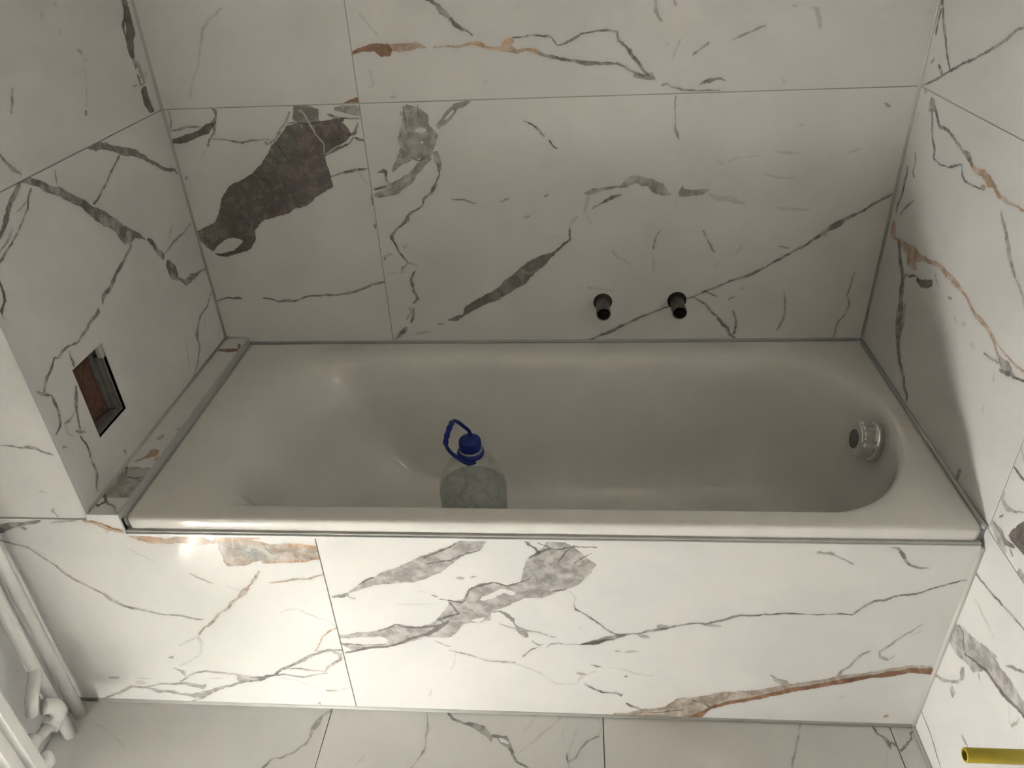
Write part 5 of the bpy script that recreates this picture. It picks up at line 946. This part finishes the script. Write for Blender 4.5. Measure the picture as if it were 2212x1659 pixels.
# ------------------------------------------------------------------ bath panel
XT = 0.0645          # left end of the bath, right edge of the ledge
ZP = 0.5255          # top of the panel below the rim
panel = tag(empty('bath_panel'), 'white marble-tiled front panel below the bathtub, grey and rust veins', 'panel')
boxes('backing_board', [((XL, -D + G, -0.004), (XT, -D + 0.03, 0.560)), ((XT, -D + G, -0.004), (W - 0.002, -D + 0.03, ZP - 0.002))], M_GROUT, panel)
tile(panel, 'front', XL, JP, 0.001, ZF - 0.002, 'PL', skip=lambda u, v: u > XT and v > ZP, ucut=(XT,), vcut=(ZP,))
tile(panel, 'front', JP, W - 0.001, 0.001, ZP, 'PR')
bead(panel, [(XL + 0.01, -D + 0.001, 0.003), (W - 0.004, -D + 0.001, 0.003)], 0.0055)
bead(panel, [(W - 0.001, -D + 0.0005, 0.002), (W - 0.001, -D + 0.0005, ZP)], 0.0055, simple('sealant_white', (0.66, 0.66, 0.63), 0.35, noise=0.03, scale=20))

# corner sealant on the walls
bead(wall_back, [(0.001, -0.001, ZL), (0.001, -0.001, 2.37)], 0.0038)
bead(wall_back, [(W - 0.001, -0.001, H - 0.005), (W - 0.001, -0.001, 2.37)], 0.0042)
bead(wall_right, [(W - 0.001, -D - 0.004, 0.002), (W - 0.001, YB + 0.01, 0.002)], 0.005, simple('sealant_pale', (0.55, 0.55, 0.53), 0.4, noise=0.03, scale=20))

# ------------------------------------------------------------------ tiled ledge between bath and left wall
ledge = tag(empty('tiled_ledge'), 'narrow marble-tiled ledge between bathtub and left wall', 'ledge')
box('ledge_core', (0.001, -D + 0.031, 0.30), (XT - 0.006, -0.009, ZL - TH), M_GROUT, ledge)
tile(ledge, 'ledge', 0.001, XT - 0.003, -D + 0.003, -0.001, 'LG', cell=0.12)
bead(ledge, [(0.001, -D + 0.012, ZL), (0.001, -0.004, ZL)], 0.0042)
bead(ledge, [(0.003, -0.001, ZL), (XT - 0.004, -0.001, ZL)], 0.0042)

# ------------------------------------------------------------------ metal edge trims
def trim(name, lst, mat=M_TRIM):
    return tag(boxes(name, lst, mat), kind='structure')
e = 0.0012
trim('trim_1', [((0.0, -D - e, ZL + 0.001), (e, -D + 0.0115, 2.37)), ((-0.0045, -D - e, ZL - 0.006), (0.0, -D + 0.001, 2.37))])
trim('trim_2', [((-0.002, -D - e, 0.5635), (XT, -D + 0.003, ZL + e)), ])
trim('trim_3', [((XT - 0.0035, -D + 0.003, ZL - 0.004), (XT + 0.0005, -0.002, ZL + e)), ((XT - 0.001, -D + 0.003, H - 0.03), (XT + 0.0005, -0.002, ZL - 0.004))], M_TRIMG)
trim('trim_4', [((XT, -D - e, ZP - 0.001), (W - 0.007, -D + 0.0008, ZP + 0.0042)), ((XT, -D + 0.0008, ZP + 0.0030), (W - 0.007, -D + 0.012, ZP + 0.0042))])
trim('trim_5', [((XT - 0.002, -D - e, ZP), (XT + 0.0005, -D + 0.010, 0.5635))])

# ------------------------------------------------------------------ bathtub
tub = tag(empty('bathtub'), 'white enamelled bathtub with rounded drain end and sloping left end', 'bathtub')
NS = 24
def ring(xl, xr, yb, yf, rl, rr, z):
    """rounded rectangle, counter-clockwise from the front left; rl, rr = (rx, ry) of left and right corners"""
    hy = (yb - yf) / 2 - 1e-4
    rl = (rl[0], min(rl[1], hy)); rr = (rr[0], min(rr[1], hy))
    out = []
    def corner(cx, cy, rx, ry, a0):
        for k in range(NS + 1):
            a = a0 + (math.pi / 2) * k / NS
            out.append((cx + rx * math.cos(a), cy + ry * math.sin(a), z))
    def line(p, q, n):
        for k in range(1, n):
            out.append((p[0] + (q[0]-p[0])*k/n, p[1] + (q[1]-p[1])*k/n, z))
    corner(xl + rl[0], yf + rl[1], rl[0], rl[1], math.pi)
    line((xl + rl[0], yf), (xr - rr[0], yf), 14)
    corner(xr - rr[0], yf + rr[1], rr[0], rr[1], 1.5 * math.pi)
    line((xr, yf + rr[1]), (xr, yb - rr[1]), 6)
    corner(xr - rr[0], yb - rr[1], rr[0], rr[1], 0)
    line((xr - rr[0], yb), (xl + rl[0], yb), 14)
    corner(xl + rl[0], yb - rl[1], rl[0], rl[1], 0.5 * math.pi)
    line((xl, yb - rl[1]), (xl, yf + rl[1]), 6)
    return out
OX0, OX1, OY0, OY1 = XT + 0.0045, W - 0.008, -0.6905, -0.0075
rows = [  # z, xl, xr, yb, yf, rl, rr
 (0.5640, 0.105, 1.622, -0.044, -0.655, (0.15, 0.20), (0.20, 0.29)),
 (0.5622, 0.136, 1.614, -0.058, -0.650, (0.15, 0.20), (0.21, 0.29)),
 (0.5550, 0.172, 1.606, -0.074, -0.644, (0.15, 0.20), (0.22, 0.29)),
 (0.5350, 0.208, 1.599, -0.090, -0.637, (0.15, 0.20), (0.22, 0.29)),
 (0.4600, 0.262, 1.590, -0.106, -0.627, (0.15, 0.20), (0.22, 0.28)),
 (0.3600, 0.322, 1.574, -0.124, -0.612, (0.12, 0.13), (0.22, 0.27)),
 (0.2750, 0.398, 1.552, -0.142, -0.598, (0.12, 0.13), (0.22, 0.25)),
 (0.2200, 0.462, 1.522, -0.166, -0.575, (0.13, 0.13), (0.22, 0.22)),
 (0.1880, 0.535, 1.470, -0.205, -0.535, (0.13, 0.13), (0.20, 0.18)),
 (0.1785, 0.640, 1.380, -0.258, -0.482, (0.12, 0.10), (0.16, 0.11)),
]
def cr(p0, p1, p2, p3, t):
    return 0.5*((2*p1)+(-p0+p2)*t+(2*p0-5*p1+4*p2-p3)*t*t+(-p0+3*p1-3*p2+p3)*t**3)
flat = [[r[0], r[1], r[2], r[3], r[4], *r[5], *r[6]] for r in rows]
fine = []
for i in range(len(flat) - 1):
    for s in range(4):
        t = s / 4
        a, b_, c, d_ = flat[max(i-1, 0)], flat[i], flat[i+1], flat[min(i+2, len(flat)-1)]
        fine.append([cr(a[k], b_[k], c[k], d_[k], t) for k in range(9)])
fine.append(flat[-1])
rings = []
def outer(z, o, r=0.012):
    return ring(OX0 + o, OX1 - o, OY1 - o, OY0 + o, (r, r), (r, r), z)
zb = 0.5335
rings += [outer(zb, 0.012, 0.01), outer(zb, 0.001), outer(zb + 0.002, 0.0), outer(H - 0.008, 0.0), outer(H - 0.0035, 0.0012), outer(H - 0.0008, 0.0045), outer(H, 0.010, 0.014), outer(H, 0.020, 0.018)]
for q in fine: rings.append(ring(q[1], q[2], q[3], q[4], (q[5], q[6]), (q[7], q[8]), q[0]))
nv = len(rings[0]); vs = [p for r in rings for p in r]; fs = []
for i in range(len(rings) - 1):
    for k in range(nv):
        k2 = (k + 1) % nv; fs.append((i*nv+k, i*nv+k2, (i+1)*nv+k2, (i+1)*nv+k))
cx = sum(p[0] for p in rings[-1]) / nv; cy = sum(p[1] for p in rings[-1]) / nv
vs.append((cx, cy, 0.1765))
for k in range(nv): fs.append(((len(rings)-1)*nv+k, (len(rings)-1)*nv+(k+1) % nv, len(vs)-1))
obj('basin', fix(mesh('basin', vs, fs)), M_TUB, tub, True)
# sealant round the bath
bead(tub, [(XT + 0.002, -0.0052, H), (W - 0.006, -0.0052, H)], 0.0042)
bead(tub, [(W - 0.0055, -0.006, H), (W - 0.0055, -D + 0.010, H)], 0.0045)
box('sealant', (XT + 0.0005, -D + 0.008, H - 0.02), (XT + 0.0045, -0.004, H - 0.004), M_SEAL, tub)
box('sealant', (XT + 0.001, -D + 0.0020, ZP + 0.0042), (W - 0.006, -D + 0.02, zb + 0.0008), M_SEAL, tub)
# overflow knob
kn = empty('overflow_knob'); kn.parent = tub
kc = Vector((1.584, -0.338, 0.494))
def knob_me(name, prof, seg=36, flute=0.0):
    v = []; f = []
    for (r, h) in prof:
        for k in range(seg):
            a = 2*math.pi*k/seg; rr = r * (1 + (flute if k % 2 else -flute))
            v.append((-h, rr*math.cos(a), rr*math.sin(a)))
    for i in range(len(prof)-1):
        for k in range(seg):
            k2=(k+1)%seg; f.append((i*seg+k,i*seg+k2,(i+1)*seg+k2,(i+1)*seg+k))
    f.append(tuple(reversed(range(seg)))); f.append(tuple(range((len(prof)-1)*seg, len(prof)*seg)))
    me = fix(mesh(name, v, f))
    me.transform(Matrix.Translation(kc) @ Matrix.Scale(1.18, 4) @ Matrix.Rotation(math.radians(8), 4, 'Y'))
    return me
obj('flange', knob_me('flange', [(0.034, -0.012), (0.038, 0.001), (0.0385, 0.004), (0.034, 0.007), (0.030, 0.008)], 48), M_CHROME, tub, True).parent = kn
obj('fluted_ring', knob_me('fluted_ring', [(0.031, 0.006), (0.0335, 0.009), (0.034, 0.026), (0.031, 0.030)], 32, 0.040), M_CHROME, kn)
obj('knob_face', knob_me('knob_face', [(0.0325, 0.028), (0.0325, 0.031), (0.031, 0.033), (0.019, 0.0335)], 40, 0.008), M_CHROME, kn)
obj('cap', knob_me('cap', [(0.0185, 0.030), (0.0185, 0.0335), (0.0175, 0.0348)], 40), M_KNOB, kn)

# ------------------------------------------------------------------ water bottle in the bath
BX, BY, BZ = 0.700, -0.400, 0.1812
bot = tag(empty('water_bottle'), 'large clear plastic water bottle with blue cap and carrying handle, in the bathtub', 'bottle')
prof = [(0.050, 0.006), (0.066, 0.0), (0.073, 0.008), (0.0765, 0.022), (0.0770, 0.060), (0.0745, 0.070), (0.0770, 0.080), (0.0770, 0.105), (0.0745, 0.115), (0.0770, 0.125),
        (0.0770, 0.150), (0.0745, 0.160), (0.0765, 0.170), (0.0765, 0.188), (0.0752, 0.197), (0.0775, 0.206), (0.0778, 0.220), (0.0760, 0.234), (0.0720, 0.250), (0.0650, 0.268), (0.0560, 0.286), (0.0440, 0.303), (0.0300, 0.315), (0.0225, 0.319), (0.0215, 0.326)]
lathe('bottle_body', prof, M_PET, bot, 64, (BX, BY, BZ))
wp = [(r - 0.002, h + 0.002) for r, h in prof if h < 0.222] + [(0.0735, 0.226), (0.02, 0.2265)]
lathe('water', wp, M_WATER, bot, 48, (BX, BY, BZ))
lathe('neck_ring', [(0.0225, 0.317), (0.0290, 0.3175), (0.0300, 0.320), (0.0300, 0.326), (0.0275, 0.329), (0.0245, 0.3295)], M_BLUE, bot, 48, (BX + 0.002, BY, BZ))
lathe('seal_band', [(0.0235, 0.328), (0.0258, 0.3285), (0.0258, 0.3335), (0.0235, 0.334)], simple('pale_band', (0.34, 0.37, 0.44), 0.4, noise=0.1, scale=60), bot, 48, (BX + 0.002, BY, BZ))
cap = obj('bottle_cap', knob_me('bottle_cap', [(0.02, 0)], 8), M_BLUE, bot)   # replaced below by the knurled cap
bpy.data.objects.remove(cap)
cv = []; cf = []; sg = 72
cprof = [(0.0245, 0.334), (0.0248, 0.336), (0.0246, 0.352), (0.0235, 0.3568), (0.0215, 0.3588), (0.004, 0.3592)]
for i, (r, h) in enumerate(cprof):
    for k in range(sg):
        a = 2*math.pi*k/sg; rr = r * (1 + (0.010 if k % 2 and i in (1, 2) else 0)); cv.append((BX+0.002+rr*math.cos(a), BY+rr*math.sin(a), BZ+h))
for i in range(len(cprof)-1):
    for k in range(sg):
        k2=(k+1)%sg; cf.append((i*sg+k,i*sg+k2,(i+1)*sg+k2,(i+1)*sg+k))
cf.append(tuple(reversed(range(sg)))); cf.append(tuple(range((len(cprof)-1)*sg,len(cprof)*sg)))
obj('bottle_cap', fix(mesh('bottle_cap', cv, cf)), M_BLUE, bot, True)
hp = smooth_path([(0.716, -0.430, 0.4995), (0.700, -0.432, 0.4965), (0.684, -0.428, 0.503), (0.664, -0.418, 0.5125), (0.6525, -0.412, 0.526), (0.6505, -0.409, 0.540), (0.6560, -0.405, 0.560), (0.664, -0.402, 0.579), (0.6705, -0.400, 0.5875), (0.6785, -0.397, 0.584), (0.690, -0.392, 0.5685), (0.700, -0.387, 0.5520), (0.703, -0.380, 0.528), (0.704, -0.374, 0.506)], 6)
rad = []
for i, p in enumerate(hp):
    t = i / (len(hp) - 1); r = 0.0041
    if 0.34 < t < 0.60: r = 0.0046 + 0.0020 * abs(math.sin((t - 0.34) / 0.26 * math.pi * 4))
    rad.append(r)
tube('handle', hp, rad, M_BLUE, bot, 12)

# ------------------------------------------------------------------ tap pipe stubs in the back wall
for (px, pz, lab, dk) in ((1.0035, 0.673, 'tarnished open water pipe stub in back wall, left of the two', 0), (1.1870, 0.675, 'tarnished open water pipe stub in back wall, right of the two', 1)):
    st = tag(empty('pipe_stub'), lab, 'pipe')
    lathe('pipe', [(0.0160, 0.004), (0.0175, -0.012), (0.0165, -0.030), (0.0172, -0.038), (0.0176, -0.062), (0.0170, -0.0635), (0.0152, -0.0635), (0.0148, -0.060), (0.0148, -0.02)], M_PIPE, st, 40, (px, 0, pz - 0.003), 'Y', False)
    lathe('bore_shade', [(0.0149, -0.056), (0.002, -0.050)], M_DARK, st, 24, (px, 0, pz - 0.003), 'Y', True)  # black disc inside the mouth: the pipe's inner shade as colour
    lathe('hole_edge', [(0.0235, -0.0004), (0.0225, -0.0010), (0.010, -0.0008)], M_DARK if dk else simple('hole_brown', (0.05, 0.04, 0.032), 0.7, noise=0.6, scale=50), st, 36, (px, 0, pz), 'Y', False)

# ------------------------------------------------------------------ opening chiselled in the left wall
cavity = tag(empty('wall_opening'), 'rectangular rough opening in the left marble wall showing brick', 'opening')
def rough_block(name, a, b, mat, amp=0.003, cuts=5, parent=cavity, sc=60):
    me = box_me(name, a, b); bm = bmesh.new(); bm.from_mesh(me)
    bmesh.ops.subdivide_edges(bm, edges=bm.edges[:], cuts=cuts, use_grid_fill=True)
    for v in bm.verts:
        n = mnoise.noise_vector(v.co * sc); v.co += n * amp
    bm.to_mesh(me); bm.free()
    return obj(name, me, mat, parent, True)
rough_block('brick', (-cav - 0.004, -0.558, 0.682), (-0.027, -0.494, 0.828), M_BRICK, 0.004, 9)
rough_block('mortar', (-cav, -0.499, 0.680), (-0.021, -0.4895, 0.829), M_MORTAR, 0.0030, 8)
rough_block('mortar', (-cav, -0.491, 0.678), (-0.010, -0.4785, 0.803), M_MORTAR, 0.0022, 8)
rough_block('mortar', (-cav, -0.570, 0.6745), (-0.010, -0.482, 0.683), M_MORTAR, 0.0028, 8)
rough_block('plaster_chip', (-0.012, -0.4885, 0.800), (-0.0015, -0.4785, 0.8295), M_PLASTER, 0.001, 3)
boxes('shade_lining', [((-cav, -0.5835, 0.674), (-cav + 0.003, -0.478, 0.830)), ((-cav, -0.5835, 0.674), (-0.009, -0.5805, 0.830)), ((-cav, -0.5835, 0.8275), (-0.009, -0.478, 0.830))], M_DARK, cavity)  # near-black sheets paint the shadow at the deep side of the opening

# ------------------------------------------------------------------ heating pipes and radiator at the left wall
pr = 0.0135
pa = tag(empty('heating_pipe'), 'white painted vertical heating pipe in the corner, next to the panel', 'pipe')
tube('pipe', [(-0.199, -0.735, -0.001), (-0.1965, -0.735, 0.15), (-0.186, -0.735, 0.52), (-0.186, -0.735, ZC - 0.002)], pr, M_WHITE, pa, 20)
pb = tag(empty('heating_pipe'), 'white painted vertical heating pipe with a branch to the radiator', 'pipe')
tube('pipe', [(-0.194, -0.785, -0.001), (-0.190, -0.785, 0.2), (-0.178, -0.785, 0.47), (-0.178, -0.785, ZC - 0.002)], pr, M_WHITE, pb, 20)
tube('branch', smooth_path([(-0.190, -0.782, 0.235), (-0.182, -0.797, 0.222), (-0.176, -0.818, 0.212), (-0.174, -0.834, 0.200), (-0.176, -0.842, 0.182), (-0.180, -0.845, 0.165)], 5), 0.0125, M_WHITE, pb, 16)
tube('paint_drip', [(-0.180, -0.778, 0.10), (-0.179, -0.777, 0.085), (-0.1795, -0.7775, 0.07)], [0.002, 0.004, 0.002], M_WHITE, pb, 10)
rad_ = tag(empty('radiator'), 'white ribbed radiator on the left wall beside the heating pipes', 'radiator')
RY0, RY1, RZ0, RZ1 = RYE, -0.893, 0.05, 0.66
nr = 10
pv = []; pf = []
prof = []
for i in range(nr):
    y0 = RY1 - (RY1 - RY0) * i / nr; y1 = RY1 - (RY1 - RY0) * (i + 1) / nr; dy = y1 - y0
    prof += [(y0, -0.160), (y0 + dy*0.2, -0.148), (y0 + dy*0.75, -0.148), (y0 + dy*0.95, -0.160)]
prof.append((RY0, -0.160))
bk = -0.20
def col_ring(y, x): return [(x, y, RZ0 + 0.02), (x, y, RZ1 - 0.02), (x - 0.012, y, RZ1), (bk, y, RZ1), (bk, y, RZ0), (x - 0.012, y, RZ0)]
for (y, x) in prof: pv += col_ring(y, x)
for i in range(len(prof)-1):
    for k in range(6):
        k2=(k+1)%6; pf.append((i*6+k,i*6+k2,(i+1)*6+k2,(i+1)*6+k))
pf.append((5,4,3,2,1,0)); pf.append(tuple((len(prof)-1)*6+k for k in range(6)))
obj('panel', fix(mesh('panel', pv, pf)), M_WHITE, rad_)
for y in (-0.96, -1.16): box('bracket', (XL, y - 0.02, 0.48), (bk, y + 0.02, 0.54), M_WHITE, rad_)
lathe('hub', [(0.018, -0.012), (0.019, 0.0), (0.016, 0.022), (0.012, 0.026)], M_WHITE, rad_, 20, (-0.176, RY1, 0.122), 'Y')
valve = empty('valve'); valve.parent = rad_
tube('elbow', smooth_path([(-0.166, -0.829, 0.165), (-0.156, -0.818, 0.152), (-0.154, -0.816, 0.135), (-0.158, -0.824, 0.12)], 5), 0.0165, M_WHITE, valve, 16)
lathe('nut', [(0.020, -0.010), (0.021, -0.008), (0.021, 0.008), (0.020, 0.010)], M_WHITE, valve, 6, (-0.163, -0.833, 0.117), 'Y', True, False)
tube('tail', [(-0.164, -0.838, 0.116), (-0.172, -0.875, 0.120)], 0.0115, M_WHITE, valve, 14)
lathe('lower_cap', [(0.010, -0.02), (0.015, -0.015), (0.0155, 0.008), (0.010, 0.014)], M_WHITE, rad_, 16, (-0.160, RY1 + 0.005, 0.075), 'Z')

# ------------------------------------------------------------------ yellow tube at the right wall
ty = tag(empty('yellow_tube'), 'yellow hollow plastic tube on a dark post at the right wall', 'tube')
YX0, YX1, YY, YZ = 1.513, 1.640, -1.025, 0.417
lathe('tube', [(0.0078, 0.0), (0.0100, 0.0), (0.0108, 0.001), (0.0108, YX1 - YX0 - 0.001), (0.0100, YX1 - YX0), (0.0078, YX1 - YX0), (0.0078, 0.0)], M_YELLOW, ty, 28, (YX0, YY, YZ), 'X', False)
tube('post', [(1.628, YY, 0.012), (1.628, YY, YZ - 0.009)], 0.0125, M_BLACK, ty, 16)
lathe('foot', [(0.026, 0.0), (0.026, 0.008), (0.014, 0.014)], M_BLACK, ty, 24, (1.628, YY, 0.0))
